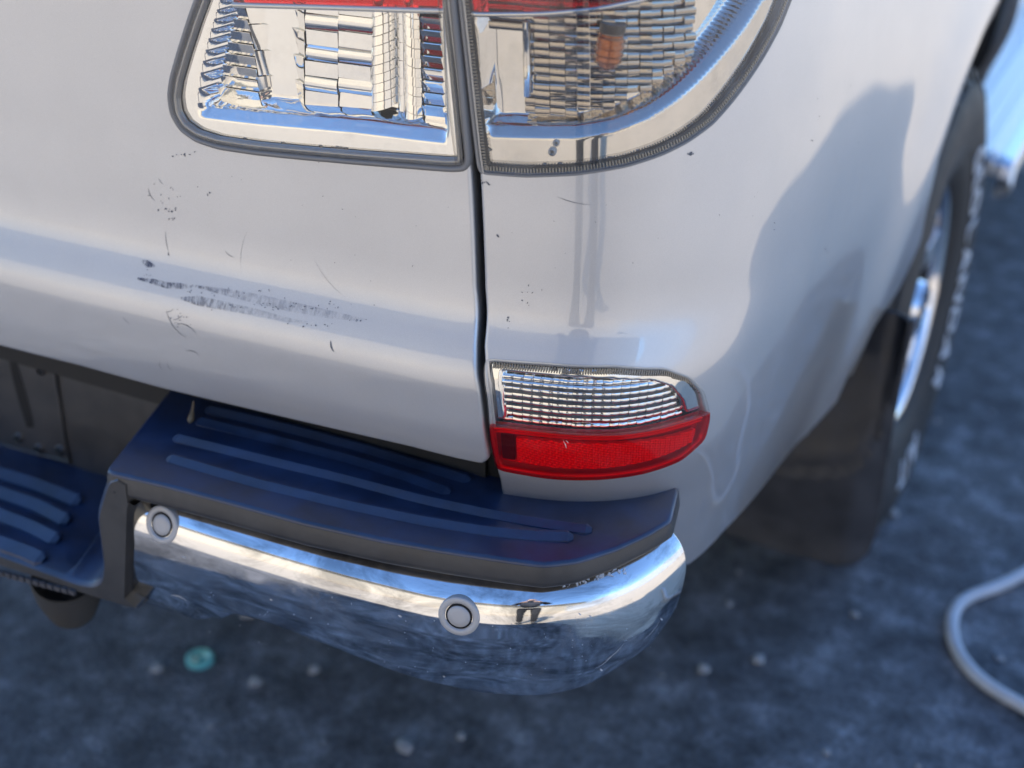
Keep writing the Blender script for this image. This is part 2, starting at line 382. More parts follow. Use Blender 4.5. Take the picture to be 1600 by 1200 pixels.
lampA_px = [(706, -14), (713, 60), (724, 170), (731, 250), (728, 264), (705, 265), (640, 260), (560, 254), (470, 246), (400, 239), (340, 230), (306, 219), (282, 202), (268, 178), (264, 150), (268, 122), (280, 80), (296, 30), (312, -14)]
LA0 = inv(BS, lampA_px, SR, ZR); top_z = 1.20
LA = np.vstack([LA0, [(LA0[-1][0]+.045, top_z-.02), (LA0[-1][0]+.065, top_z), (LA0[0][0]-.004, top_z)]]); LA = roundl(LA, .0035, .0025)
LAi = np.stack([-LA[:, 0], LA[:, 1]], 1)
TG_ = patch('tailgate', BS, TGL, [LA, LAi], .008, PAINT, TR, roll=.004, skirt=.02, hroll=.004, hskirt=.012, hs=.010)

# side panel outline: gap, bottom edge, arch, top
gapR = [(712, -60), (719, 0), (733, 130), (745, 240), (749, 268), (754, 360), (757, 450), (756, 540), (757, 556), (762, 600), (768, 660), (776, 728), (781, 750), (787, 790)]
B = inv(BS, gapR, SR, ZR)
E_ = []
def sy(y): # parameter s whose body Y (z=.8) is y
    a = np.linspace(.7, 2.25, 1500); return float(np.interp(y, BS(a, np.full_like(a, .85))[:, 1], a))
def sxy(y, z):
    a = np.linspace(.75, 2.4, 1500); return float(np.interp(y, BS(a, np.full_like(a, z))[:, 1], a))
bot = [tuple(q) for q in inv(BS, [(1078, 880), (1130, 830), (1200, 750), (1262, 678), (1308, 626)], SR, (.38, 1.2))]
arch = [tuple(q) for q in inv(BS, [(1327, 580), (1364, 513), (1404, 453), (1438, 378)], SR, (.38, 1.2))]
for a in range(136, -8, -6):
    a_ = R(a); y, z = ARC[0]+ARC[2]*math.cos(a_), ARC[1]+ARC[2]*math.sin(a_)
    if a < 60: y += .0
    arch.append((sxy(y, max(z, .42)), z))
B[:, 0] += .0036; SP = [(B[0][0]+.0, ztop)]+[tuple(p) for p in B]+[(B[-1][0]+.01, .562), (.80, .558)]+bot+arch+[(sxy(1.9, .42), .40), (sxy(2.02, .5), .40), (sxy(2.02, 1.2), ztop)]
SP = roundl(np.array(SP), .0022, .005)
lampB_px = [(716, -14), (724, 60), (736, 170), (747, 262), (752, 273), (820, 278), (900, 275), (980, 262), (1035, 244), (1075, 224), (1115, 195), (1150, 155), (1190, 98), (1222, 40), (1243, -14)]
LB0 = inv(BS, lampB_px, SR, ZR)
LB = np.vstack([LB0, [(LB0[-1][0]+.01, top_z-.06), (LB0[-1][0]-.03, top_z), (LB0[0][0]-.004, top_z)]]); LB = roundl(LB, .003, .0025)
lampC_px = [(758, 559), (850, 566), (960, 570), (1040, 574), (1078, 588), (1098, 612), (1107, 648), (1099, 684), (1062, 717), (1000, 738), (940, 746), (860, 745), (777, 731), (768, 690), (762, 620)]
LC = roundl(inv(BS, lampC_px, SR, ZR), .0048, .0022)
def widen(L, px=-1): return L
DENTS += [(float(q[0]), float(q[1]), rs, rz, dp) for q, rs, rz, dp in zip(inv(BS, [(1065, 480)], SR, ZR), (.018,), (.030,), (.0012,))]
SIDE = patch('side_panel', BS, SP, [LB, LC], .008, PAINT, TR, roll=.004, skirt=.012, hroll=.003, hskirt=.012, hs=.009)

# ------------------------------------------------------------------ lamps
def cutbelow(S, L, px, sr=SR, zr=ZR):
    q = inv(S, px, sr, zr); return q
class Curve1:       # z as function of s through pixel points
    def __init__(s, S, px): q = inv(S, px, SR, ZR); o = np.argsort(q[:, 0]); s.s = q[o, 0]; s.z = q[o, 1]
    def __call__(s, a): return np.interp(a, s.s, s.z)
class Curve2:       # s as function of z
    def __init__(s, S, px): q = inv(S, px, SR, ZR); o = np.argsort(q[:, 1]); s.s = q[o, 0]; s.z = q[o, 1]
    def __call__(s, z): return np.interp(z, s.z, s.s)
def inset(L, d):     # inset a parameter loop
    L = ccw(L); t = np.roll(L, -1, 0)-np.roll(L, 1, 0); t /= np.linalg.norm(t, axis=1)[:, None]+1e-12
    o = np.stack([-t[:, 1], t[:, 0]], 1); Q = L+o*d
    k = distpoly(Q, L) > abs(d)*.93; return Q[k]
def relief(name, S, L, dep, h, mat, parent, label=None, smooth=False, hs=None):
    SS = off(S, lambda s, z: -dep(s, z))
    return patch(name, SS, L, [], h, mat, parent, roll=0, skirt=0, smooth=smooth, analytic=False, label=label, hs=hs)
def hash2(i, j, k=0):
    v = np.sin(i*127.1+j*311.7+k*74.7)*43758.5453; return v-np.floor(v)

# --- inner lamp on the tailgate
T1 = mesh('tail_lamp', *(lambda m: (m.V, m.F))((lambda m: (m.grid([off(BS, -.060)(inset(LA, .004)[:, 0], inset(LA, .004)[:, 1]), off(BS, -.012)(inset(LA, .004)[:, 0], inset(LA, .004)[:, 1])], close_v=True), m)[1])(MB())), DARK, TR, label='inner tail lamp on the tailgate')
ring('lamp_seal', BS, LA, [(-.0035, -.006), (-.0022, .0), (-.0008, .0016), (.001, .0018), (.0022, .0008), (.0032, -.001)], SEAL, T1)
ring('inner_bead', BS, inset(LA, .0050), [(-.0005, -.002), (.0005, .0016), (.0018, .0020), (.0032, .0006), (.0036, -.004)], simple('pale_bead', (.36, .34, .31), .25, .3, .5), T1)
ledA = Curve1(off(BS, -.008), [(283, 178), (400, 192), (560, 206), (696, 222)])
leftA = Curve2(off(BS, -.008), [(352, 0), (334, 60), (322, 110), (314, 170)])
rightA = Curve2(off(BS, -.008), [(690, 0), (694, 120), (700, 220)])
redA = Curve1(off(BS, -.004), [(330, 9), (500, 14), (700, 20)])
def bp(px): return Curve2(off(BS, -.03), px)
colsA = [bp(p) for p in ([(352, 0), (312, 170)], [(384, 0), (402, 90), (410, 170)], [(478, 0), (478, 170)], [(530, 0), (530, 180)], [(584, 0), (582, 190)], [(615, 0), (618, 200)], [(634, 0), (636, 200)], [(658, 0), (664, 200)], [(690, 0), (697, 200)])]
def cell(mbx, C4, g, base, n=(6, 6), skirt=.008):
    """one moulded facet: corners (s,z) 00,10,11,01; depth base+g(fu,fv) behind the lens surface"""
    fu, fv = np.meshgrid(np.linspace(0, 1, n[0]+1), np.linspace(0, 1, n[1]+1), indexing='ij'); C4 = np.asarray(C4, float)
    P = (1-fu)[..., None]*(1-fv)[..., None]*C4[0]+fu[..., None]*(1-fv)[..., None]*C4[1]+fu[..., None]*fv[..., None]*C4[2]+(1-fu)[..., None]*fv[..., None]*C4[3]
    a, b = P[..., 0].ravel(), P[..., 1].ravel(); nn = nrm(BS, a, b); d = (base+g(fu, fv)+0*fu).ravel()
    Q = (BS(a, b)-nn*d[:, None]).reshape(n[0]+1, n[1]+1, 3); mbx.grid(Q)
    N = nn.reshape(n[0]+1, n[1]+1, 3)
    E = [(Q[:, 0], N[:, 0]), (Q[-1, :], N[-1, :]), (Q[::-1, -1], N[::-1, -1]), (Q[0, ::-1], N[0, ::-1])]
    for q, m in E: mbx.grid(np.stack([q-m*skirt, q]))
def depA(s, z):
    zb_ = ledA(s); e = np.minimum(s-leftA(z), rightA(z)-s)
    k = np.clip((z-zb_)/.0095, 0, 1); return .005+sstep(e/.003)*(.0078*k+.0215*sstep((z-zb_-.0090)/.004))
cm = MB(); rc_ = np.random.default_rng(21)
ztopA = 1.075
for ci in range(8):
    rowh = [.0098, .021, .0125, .0125, .0075, .0140, .0075, .0098][ci]; z = float(ledA(colsA[ci](np.array([.93])))[0])+.0118
    k = 0
    while z < ztopA:
        z1 = z+rowh-.0006; a0, a1 = float(colsA[ci](z)), float(colsA[ci+1](z)); b0, b1 = float(colsA[ci](z1)), float(colsA[ci+1](z1))
        sk = [.0, .0, 0, 0, .006, 0, -.006, 0][ci]
        C4 = [(a0+.0004, z), (a1-.0004, z+sk), (b1-.0004, z1+sk), (b0+.0004, z1)]
        t1, t2, t3 = rc_.uniform(-1, 1, 3)
        if ci == 0: g = lambda u, v: .0012-.0026*v-.0005*u
        elif ci == 1: g = lambda u, v, t1=t1, k=k: .010*(1-(2*u-1)**2)-.002*v+.0006*np.sin(u*5+k)
        elif ci in (2, 3): g = lambda u, v, t1=t1, t2=t2, t3=t3: .002*t1+.0011*t2*v+.0012*t3*u-.0016*np.sin(v*3.14)*(k % 2)
        elif ci in (4, 6): g = lambda u, v, t1=t1: -.009*np.sqrt(np.clip(1-(1.9*u-.95)**2, 0, 1))+.0010*v+.0005*t1
        elif ci == 5: g = lambda u, v, t1=t1, t2=t2: .002+.003*(2*u-1)**2+.001*t1*v
        else: g = lambda u, v: .001-.0042*v
        cell(cm, C4, g, .0285); z += rowh; k += 1
LAin = inset(LA, .0085)
relief('reflector', BS, LAin, depA, .0014, MIRROR, T1, hs=.004, smooth=True)
tag(cm.obj('reflector_facets', MIRROR, T1, True), None, kind='stuff')
zr0 = lambda s: redA(s)
capL = np.array([(a, redA(a)) for a in np.linspace(float(Curve2(BS, [(357, 0), (355, 14)])(1.03)), LAin[:, 0].max()-.003, 30)])
redloop = np.vstack([capL, [(LAin[:, 0].max()-.003, top_z-.012), (capL[0][0]+.055, top_z-.012)]])
patch('red_lens', off(BS, -.006), resample(redloop, .004), [], .006, REDL, T1, roll=.0015, skirt=.006)
ring('white_trim', off(BS, -.0045), capL, [(-.001, 0), (0, .0012), (.0025, .0012), (.0030, -.001)][::-1], simple('white_trim', (.7, .68, .64), .3, .6), T1, closed=False)
patch('red_prism_plate', off(BS, -.022), resample(redloop, .004), [], .006, REDP, T1, roll=0, skirt=0)
patch('clear_lens', off(BS, lambda s, z: .0030+.0*s), inset(LA, .0048), [], .006, CLEAR, T1, roll=.002, skirt=.004)
def edge_rows(name, S, px0, px1, mat, parent, n=3, depth=-.004):
    q0 = inv(S, px0, SR, ZR)
edge_px = [(694, -14), (700, 60), (711, 170), (722, 255)]
e_ = resample(inv(BS, edge_px, SR, ZR), .003, False)
ring('lens_rib', BS, e_, [(0, .000), (.0005, .0042), (.0016, .0042), (.0022, .000)], CLEARF, T1, closed=False)
ring('lens_rib', BS, e_+np.array([-.0045, 0]), [(0, .000), (.0004, .0040), (.0010, .0040), (.0014, .000)], CLEARF, T1, closed=False)

# --- outer lamp on the side panel
T2 = mesh('tail_lamp', *(lambda m: (m.V, m.F))((lambda m: (m.grid([off(BS, -.075)(inset(LB, .004)[:, 0], inset(LB, .004)[:, 1]), off(BS, -.010)(inset(LB, .004)[:, 0], inset(LB, .004)[:, 1])], close_v=True), m)[1])(MB())), simple('lamp_housing', (.20, .19, .18), .5), TR, label='outer tail lamp wrapping round the truck corner')
ring('lamp_seal', BS, LB, [(-.003, -.008), (-.0015, -.001), (.0005, .0002), (.0022, -.0005), (.003, -.003)], SEAL, T2)
tm = MB()                                       # fine grip teeth under the lens edge
LT = ccw(inset(LB, .0048)); LT = LT[(LT[:, 1] < 1.10)]
tt = resample(LT[np.argsort(np.arctan2(LT[:, 1]-1.06, LT[:, 0]-.84))], .0024, False)
pT = off(BS, -.0035)(tt[:, 0], tt[:, 1]); nT = nrm(BS, tt[:, 0], tt[:, 1])
for i in range(1, len(pT)-1):
    t = pT[i+1]-pT[i-1]; l = np.linalg.norm(t)
    if l > .012 or l < 1e-5: continue
    t /= l; o = np.cross(nT[i], t); a = pT[i]-t*.0005; b = pT[i]+t*.0005
    tm.prism([a-o*.0016, b-o*.0016, b+o*.0018, a+o*.0018], nT[i]*.0020)
tag(tm.obj('edge_teeth', simple('smoky_plastic', (.42, .38, .30), .25, 0, .6), T2), None, kind='stuff')
SB = off(BS, -.010)
ledB = Curve1(SB, [(758, 212), (900, 214), (960, 204), (1010, 184), (1050, 158), (1085, 128), (1120, 90), (1160, 40), (1185, 0)])
leftB = Curve2(SB, [(748, 0), (756, 100), (764, 230)])
redB = Curve1(off(BS, -.004), [(748, 25), (850, 24), (930, 17), (1000, 3), (1050, -14)])
LBin = inset(LB, .0075)
bowl = inv(off(BS, -.03), [(1105, 20)], SR, ZR)[0]
def depB(s, z):
    k = np.clip((z-ledB(s))/.0085, 0, 1); return .007+sstep((s-leftB(z))/.003)*(.0074*k+.0135*sstep((z-ledB(s)-.0080)/.004))
relief('reflector', BS, LBin, depB, .0014, MIRROR, T2, hs=.004, smooth=True)
cm = MB(); LBc = inset(LB, .012); LBright = ccw(LB); LBright = LBright[(LBright[:, 0] > .80) & (LBright[:, 1] < 1.14)]; LBright = LBright[np.argsort(LBright[:, 1]+LBright[:, 0])]
def inside(C4, L): return inpoly(np.asarray(C4), L).all()
z = .955
sR = lambda zz: float(np.interp(zz, [.965, .985, 1.01, 1.04, 1.07, 1.12], [.775, .80, .83, .858, .88, .90]))
row = 0
while z < 1.10:
    h_ = .0062; z1 = z+h_-.0005; u0 = float(leftB(np.array([z]))[0])+.001
    edges = [u0, .744, .7525, .765, .778, .788]+list(np.arange(.799, .90, .011))
    for i in range(len(edges)-1):
        a, b = edges[i], edges[i+1]-.0004
        C4 = [(a, z), (b, z), (b, z1), (a, z1)]
        if not (all(ledB(np.array([c[0]]))[0]+.0112 < c[1] for c in C4) and inside(C4, LBc) and distpoly(np.array(C4), LBright, False).min() > .022): continue
        t1, t2, t3 = rc_.uniform(-1, 1, 3); bulge = 0
        if i < 0: g = lambda u, v, bu=bulge: -.0024*np.sin(v*3.14)+.0008*v-.003*np.sin(u*3.1)
        else: g = lambda u, v, t1=t1, t2=t2, t3=t3: .0015*t1+.0014*t2*u+.0009*(t3-.3)*v-.0008*np.sin(v*3.14)
        cell(cm, C4, g, .0205, (4, 4) if i >= 1 else (10, 5))
    z += h_; row += 1
# long vanes that sweep round the outer side of the bowl
tag(cm.obj('reflector_facets', simple('smoked_reflector', (.56, .51, .46), .06, 1), T2, True), None, kind='stuff')
for d_ in (.0165, .0225, .0285):
    Q = ccw(inset(LB, d_)); Q = Q[(Q[:, 0] > .825) & (Q[:, 1] < 1.15)]; Q = Q[np.argsort(Q[:, 1]+Q[:, 0]*1.2)]; Q = smooth_poly(Q[::3], .002, .006)[1]
    w_ = np.linspace(0, 1, len(Q)); ring('reflector_vane', off(BS, -.013-(d_-.0165)*.9), Q[::-1] if Q[0, 1] < Q[-1, 1] else Q, [(-.0028, -.010), (-.0027, -.001), (-.0015, .0012), (.0005, .0018), (.0022, .0006), (.0027, -.002), (.0028, -.010)], MIRROR, T2, closed=False)
m_ = MB(); bq = inv(off(BS, -.015), [(822, 34), (824, 150)], SR, ZR); pp = off(BS, -.015)(bq[:, 0], bq[:, 1]); m_.tube([pp[0], pp[0]*.5+pp[1]*.5, pp[1]], .0028, 14); m_.obj('light_bar', MIRROR, T2, True)
sc_ = np.linspace(LBin[:, 0].min()+.004, float(inv(BS, [(1012, 0)], SR, ZR)[0][0]), 40)
cap = np.array([(a, redB(a)) for a in sc_]+[(sc_[-1]+.02, redB(sc_[-1]+.02)), (sc_[-1]+.035, 1.13)])
redloop2 = np.vstack([cap, [(cap[-1][0]-.005, top_z-.015), (cap[0][0], top_z-.015)]])
patch('red_lens', off(BS, -.006), resample(redloop2, .004), [], .006, REDL, T2, roll=.0015, skirt=.006)
patch('red_prism_plate', off(BS, lambda s, z: -.024+.0015*np.sin(z*1500)), resample(redloop2, .004), [], .0012, REDP, T2, roll=0, skirt=0, hs=.02)
ring('white_trim', off(BS, -.0045), cap, [(-.001, 0), (0, .0012), (.0022, .0012), (.0028, -.001)][::-1], MIRROR, T2, closed=False)
# amber bulb behind the clear fluted lens
bc = inv(off(BS, -.017), [(948, 106), (956, 52)], SR, ZR); p0, p1 = off(BS, -.017)(bc[:, 0], bc[:, 1])
m_ = MB(); ax_ = (p1-p0); m_.tube([p0+ax_*t for t in np.linspace(0, 1, 14)], .0105*np.sqrt(np.clip(1-(np.linspace(-.98, .75, 14))**4, .02, 1))*(1+.10*np.sin(np.arange(14)*2.4)), 9)
m_.obj('bulb', AMBER, T2, True)
m_ = MB(); m_.tube([p0+ax_*t for t in (.97, 1.05, 1.06, 1.3)], [.008, .008, .0095, .0095], 20); m_.obj('bulb_socket', simple('socket_grey', (.35, .33, .30), .3, .8), T2, True)
patch('clear_lens', off(BS, .0015), inset(LB, .0045), [], .006, CLEARF, T2, roll=.003, skirt=.006)
ring('lens_border', off(BS, -.004), inset(LB, .0072), [(-.001, 0), (0, .002), (.0012, .002), (.0018, 0)], CLEARF, T2)
# two screw-like moulding dots on the lower bezel
for (u_, v_), r_ in (((863, 237), .0032), ((869, 223), .0026)):
    q = inv(off(BS, -.006), [(u_, v_)], SR, ZR)[0]; p = off(BS, -.006)(*[np.array([c]) for c in q])[0]; n_ = nrm(BS, np.array([q[0]]), np.array([q[1]]))[0]
    m_ = MB(); m_.tube([p-n_*.002, p+n_*.0015, p+n_*.0022], [r_, r_, r_*.6], 16); m_.obj('lens_boss', simple('boss_plastic', (.8, .78, .74), .3, .0), T2, True)

# --- lower lamp: clear reversing window over a red reflector
T3 = mesh('bumper_lamp', *(lambda m: (m.V, m.F))((lambda m: (m.grid([off(BS, -.045)(inset(LC, .001)[:, 0], inset(LC, .001)[:, 1]), off(BS, -.006)(inset(LC, .001)[:, 0], inset(LC, .001)[:, 1])], close_v=True), m)[1])(MB())), DARK, TR, label='low corner lamp, clear above and red below')
divC = Curve1(off(BS, .001), [(760, 664), (790, 666), (850, 673), (920, 678), (960, 678), (1010, 672), (1060, 660), (1112, 642)])
def clip_loop(L, fn, above):
    L = resample(ccw(L), .0015); k = (L[:, 1] > fn(L[:, 0])) if above else (L[:, 1] < fn(L[:, 0]))
    i0 = np.where(k & ~np.roll(k, 1))[0][0]; L = np.roll(L, -i0, 0); k = np.roll(k, -i0); L = L[k]
    a, b = L[-1][0], L[0][0]; xs = np.linspace(a, b, max(3, int(abs(a-b)/.002)))[0:]
    return np.vstack([L, np.stack([xs, fn(xs)], 1)])
LCs = inset(LC, .0008)
up_loop = clip_loop(LCs, lambda s: divC(s)+.0006, True); dn_loop = clip_loop(LCs, lambda s: divC(s)-.0006, False)
patch('clear_lens', off(BS, .003), up_loop, [], .006, CLEAR, T3, roll=.0012, skirt=.006)
patch('red_lens', off(BS, .003), dn_loop, [], .006, REDL, T3, roll=.0012, skirt=.006)
# reflector behind the clear window
winL = Curve2(off(BS, -.004), [(783, 570), (785, 600), (790, 660)])
win_px = [(783, 577), (860, 585), (950, 590), (1020, 593), (1050, 603), (1068, 625), (1074, 652), (1010, 667), (950, 673), (880, 670), (790, 661)]
WN = roundl(inv(off(BS, -.006), win_px, SR, ZR), .002, .0015)
cC = WN.mean(0)
def depC(s, z):
    P = np.stack([s, z], 1); ins = inpoly(P, WN); d = np.where(ins, distpoly(P, WN), 0); return .0045+sstep(d/.003)*.012
relief('reflector', BS, inset(up_loop, .003), depC, .0018, MIRROR, T3, hs=.002, smooth=True)
cm = MB(); WNc = inset(WN, .0012)
for r_ in range(0, 8):
    u = WN[:, 0].min()+.0015; c = 0
    while u < WN[:, 0].max():
        w_ = .0088; z0 = divC(np.array([u, u+w_-.0003]))+.0064*r_-.0042; C4 = [(u, z0[0]), (u+w_-.0003, z0[1]), (u+w_-.0003, z0[1]+.0058), (u, z0[0]+.0058)]
        CC = np.array(C4); CC[:, 1] = CC[:, 1]
        if inpoly(CC.mean(0)[None], WNc)[0] or (r_ == 0 and inpoly(CC.mean(0)[None]+[0, .0055], WNc)[0]):
            t1, t2, t3 = rc_.uniform(-1, 1, 3)
            cell(cm, CC, lambda x, y, t1=t1, t2=t2, t3=t3: .0005*t1+.0004*t2*x+.0005*t3*y-.0013*np.sin(y*3.14)-.0005*np.sin(x*3.14), .0115, (4, 4), .004)
        u += w_; c += 1
tag(cm.obj('reflector_facets', MIRROR, T3, True), None, kind='stuff')
for kk in range(1, 6):                         # dark seams between the lens rows
    xs = np.linspace(WN[:, 0].min()+.004, WN[:, 0].max()-.002, 70); zz = divC(xs)+.0064*kk+.0012; ok = inpoly(np.stack([xs, zz-.001], 1), WN) & inpoly(np.stack([xs, zz+.002], 1), WN)
    if ok.sum() > 6: ring('lens_seam', off(BS, -.011), np.stack([xs[ok], zz[ok]], 1), [(0, -.001), (0, .0014), (.0009, .0014), (.0009, -.001)], simple('seam_grey', (.10, .09, .08), .3, .4), T3, closed=False)
tm = MB()                                       # vertical grip teeth along the upper border
xs = np.arange(WN[:, 0].min()-.006, LC[:, 0].max()-.012, .0022)
zt = np.array([LCs[(np.abs(LCs[:, 0]-x) < .004) & (LCs[:, 1] > divC(x))][:, 1].max() if ((np.abs(LCs[:, 0]-x) < .004) & (LCs[:, 1] > divC(x))).any() else np.nan for x in xs])
for x, z in zip(xs, zt):
    if np.isnan(z): continue
    p = off(BS, -.0035)(np.array([x]*2), np.array([z-.0018, z-.0068])); n_ = nrm(BS, np.array([x]), np.array([z]))[0]; t = np.cross(n_, p[0]-p[1]); t /= np.linalg.norm(t)
    tm.prism([p[0]-t*.0005, p[1]-t*.0005, p[1]+t*.0005, p[0]+t*.0005], n_*.003)
tag(tm.obj('edge_teeth', simple('smoky_plastic_low', (.22, .18, .13), .25, 0, .6), T3), None, kind='stuff')
# red prism plate
red_px = [(806, 684), (880, 691), (950, 694), (1020, 688), (1088, 670), (1084, 690), (1050, 708), (1000, 724), (940, 733), (870, 732), (808, 722)]
RP = roundl(inv(off(BS, -.002), red_px, SR, ZR), .0015, .0018)
ph = lambda s, z: -.0035+.0007*np.abs(np.sin(s*1150))+.0005*np.abs(np.sin(z*1150+s*300))
patch('red_prism_plate', off(BS, ph), RP, [], .0011, REDP, T3, roll=0, skirt=.003, smooth=False, analytic=False)
patch('red_backing', off(BS, -.0075), inset(dn_loop, .001), [], .006, REDD, T3, roll=0, skirt=0)
bx_ = inv(off(BS, -.003), [(783, 678), (802, 681), (804, 719), (786, 716)], SR, ZR); patch('red_window', off(BS, -.0035), resample(bx_, .002), [], .004, simple('deep_red', (.07, .006, .012), .3, 0, .6), T3, roll=.0006, skirt=.002)
xs = np.linspace(WN[:, 0].min()-.003, LC[:, 0].max()-.008, 90)
ring('red_step', off(BS, -.001), np.stack([xs, divC(xs)-.0025], 1)[::-1], [(0, -.002), (.0004, .0015), (.0018, .0015), (.0026, -.002)], REDP, T3, closed=False)
ring('red_step', off(BS, -.001), np.stack([xs, divC(xs)-.0065], 1)[::-1], [(0, -.002), (.0004, .0010), (.0008, .0010), (.0014, -.002)], REDP, T3, closed=False)

sr_ = MB()
for a, b, w_ in (((880, 688), (885, 700), .0012), ((884, 688), (888, 692), .0010)):
    q = inv(off(BS, .003), [a, ((a[0]+b[0])/2+1, (a[1]+b[1])/2), b], SR, ZR); p = off(BS, .0034)(q[:, 0], q[:, 1]); t = p[-1]-p[0]; t /= np.linalg.norm(t); o = np.cross([0, -1., 0], t)
    k = np.array([.2, 1, .15])[:, None]*w_/2; sr_.grid([p-o*k, p+o*k])
sr_.obj('scratch', simple('pale_scratch', (.75, .55, .55), .5), T3)['kind'] = 'stuff'
# gap between tailgate and side panel: dark jamb behind
m_ = MB(); m_.box((.69, .145, .50), (.745, .40, 1.26)); m_.obj('door_jamb', DARK, TR); m_ = MB(); m_.box((-.745, .145, .50), (-.69, .40, 1.26)); m_.obj('door_jamb', DARK, TR)
m_ = MB(); m_.box((-.70, .14, .60), (.70, .18, 1.24)); m_.obj('tailgate_inner_skin', UNDER, TR)

# ------------------------------------------------------------------ scuffs on the paint
def dab(mbx, px, w, S=off(BS, .00035)):
    q = inv(BS, px, SR, ZR); p = S(q[:, 0], q[:, 1]); n = nrm(BS, q[:, 0], q[:, 1]); t = np.gradient(p, axis=0); t /= np.linalg.norm(t, axis=1)[:, None]+1e-12
    o = np.cross(n, t); k = np.sin(np.linspace(.25, np.pi-.1, len(px)))[:, None]*w/2; mbx.grid([p-o*k, p+o*k])
sm = MB(); rr_ = np.random.default_rng(3)
def curve_px(a, b, bend=0, n=5):
    a = np.array(a, float); b = np.array(b, float); d = b-a; pn = np.array([-d[1], d[0]]); t = np.linspace(0, 1, n)[:, None]
    return a+d*t+pn*bend*4*t*(1-t)
for a, b, bend, w_ in [((232, 294), (243, 314), .12, .0006), ((248, 278), (256, 288), .1, .0004), ((259, 362), (264, 394), .05, .0005), ((263, 394), (264, 400), 0, .0012),
        ((386, 362), (378, 428), .08, .0002), ((352, 392), (366, 402), .1, .0005), ((517, 532), (522, 550), .12, .0012), ((492, 407), (540, 465), .06, .00018),
        ((260, 484), (292, 528), .12, .0006), ((276, 505), (308, 524), -.15, .0006), ((258, 488), (272, 482), .1, .0005), ((270, 500), (286, 492), .1, .0005), ((290, 548), (312, 556), -.15, .0006), ((192, 494), (204, 506), .1, .0004),
        ((250, 564), (256, 578), .2, .0005), ((262, 566), (270, 578), .2, .0005), ((870, 307), (925, 320), .05, .0004), ((776, 366), (780, 371), 0, .0016), ((1182, 700), (1192, 650), .03, .0006), ((1160, 745), (1170, 720), .03, .0003)]:
    dab(sm, curve_px(a, b, bend), w_)
for (u0, v0, su, sv, n_, w_) in [(290, 242, 14, 4, 7, .0010), (262, 328, 18, 4, 9, .0009), (255, 310, 22, 26, 10, .0006), (325, 304, 3, 3, 3, .0016), (266, 342, 8, 3, 4, .0008), (232, 430, 10, 8, 5, .0006),
        (352, 455, 60, 8, 16, .0009), (480, 478, 90, 8, 22, .0007), (380, 480, 80, 8, 18, .0007), (500, 508, 30, 4, 8, .0012), (560, 500, 20, 4, 5, .0009), (280, 500, 14, 16, 14, .0006),
        (795, 500, 4, 12, 7, .0010), (828, 455, 14, 22, 7, .0008), (760, 286, 8, 3, 8, .0010), (1080, 240, 5, 4, 10, .0018), (1300, 170, 60, 60, 8, .0006), (1290, 390, 6, 10, 3, .0012), (900, 380, 140, 110, 12, .0004), (500, 350, 250, 90, 14, .0005), (1180, 330, 60, 40, 5, .0006)]:
    for k in range(n_):
        c = np.array([u0+rr_.normal()*su*.5, v0+rr_.normal()*sv*.5]); a_ = rr_.uniform(0, 3.1); l_ = rr_.uniform(1.2, 4); d = np.array([math.cos(a_), math.sin(a_)])*l_
        dab(sm, curve_px(c-d/2, c+d/2, rr_.uniform(-.2, .2), 4), w_*rr_.uniform(.6, 1.5))
sm.obj('scratch', SCUFF, TG_)['kind'] = 'stuff'
rb = MB()
def smear(px, wd):
    q = inv(BS, px, SR, ZR); S = off(BS, .0003); rows = []
    for k in np.linspace(-1, 1, 5): rows.append(S(q[:, 0], q[:, 1]+k*np.array(wd)))
    rb.grid(rows)
smear([(215, 435), (240, 440), (262, 446), (284, 447), (300, 448)], [.0008, .0022, .0026, .0024, .0008])
smear([(283, 466), (310, 470), (350, 478), (400, 488), (450, 500), (480, 503)], [.001, .004, .0035, .0028, .0018, .0004])
smear([(300, 446), (380, 462), (450, 478), (520, 492), (570, 500)], [.0008, .0035, .004, .003, .001])
smear([(222, 408), (230, 412), (242, 416)], [.001, .003, .001])
rb.obj('scuff', RUB, TG_)['kind'] = 'stuff'
LBL = [(0, 0)]

# =================================================================== REAR BUMPER
ZP, ZD = .620, .480                      # pad height and lower deck height
BU = MB()
front = [hit(u, v, 2, ZP) for u, v in [(172, 735), (260, 756), (360, 783), (480, 816), (600, 842), (700, 859), (790, 872), (850, 879), (900, 873), (960, 854), (1010, 831), (1043, 811)]]
pl = roundl(np.array([(p[0], p[1]) for p in front]+[(front[-1][0]-.012, front[-1][1]+.05), (.80, .24), (.34, .24), (hit(264, 604, 2, ZP)[0], hit(264, 604, 2, ZP)[1]+.02)]), .0035, .006)
def pads(x, y):
    return np.stack([x, y, ZP-.0+0*x+.0025*np.sin(np.clip((x-.3)/.6, 0, 1)*np.pi)], -1)
PADH = .038
BUMP = patch('rear_bumper', pads, pl, [], .012, STEPTOP, TR, roll=.004, skirt=0, label='black plastic step pad on the bumper corner')
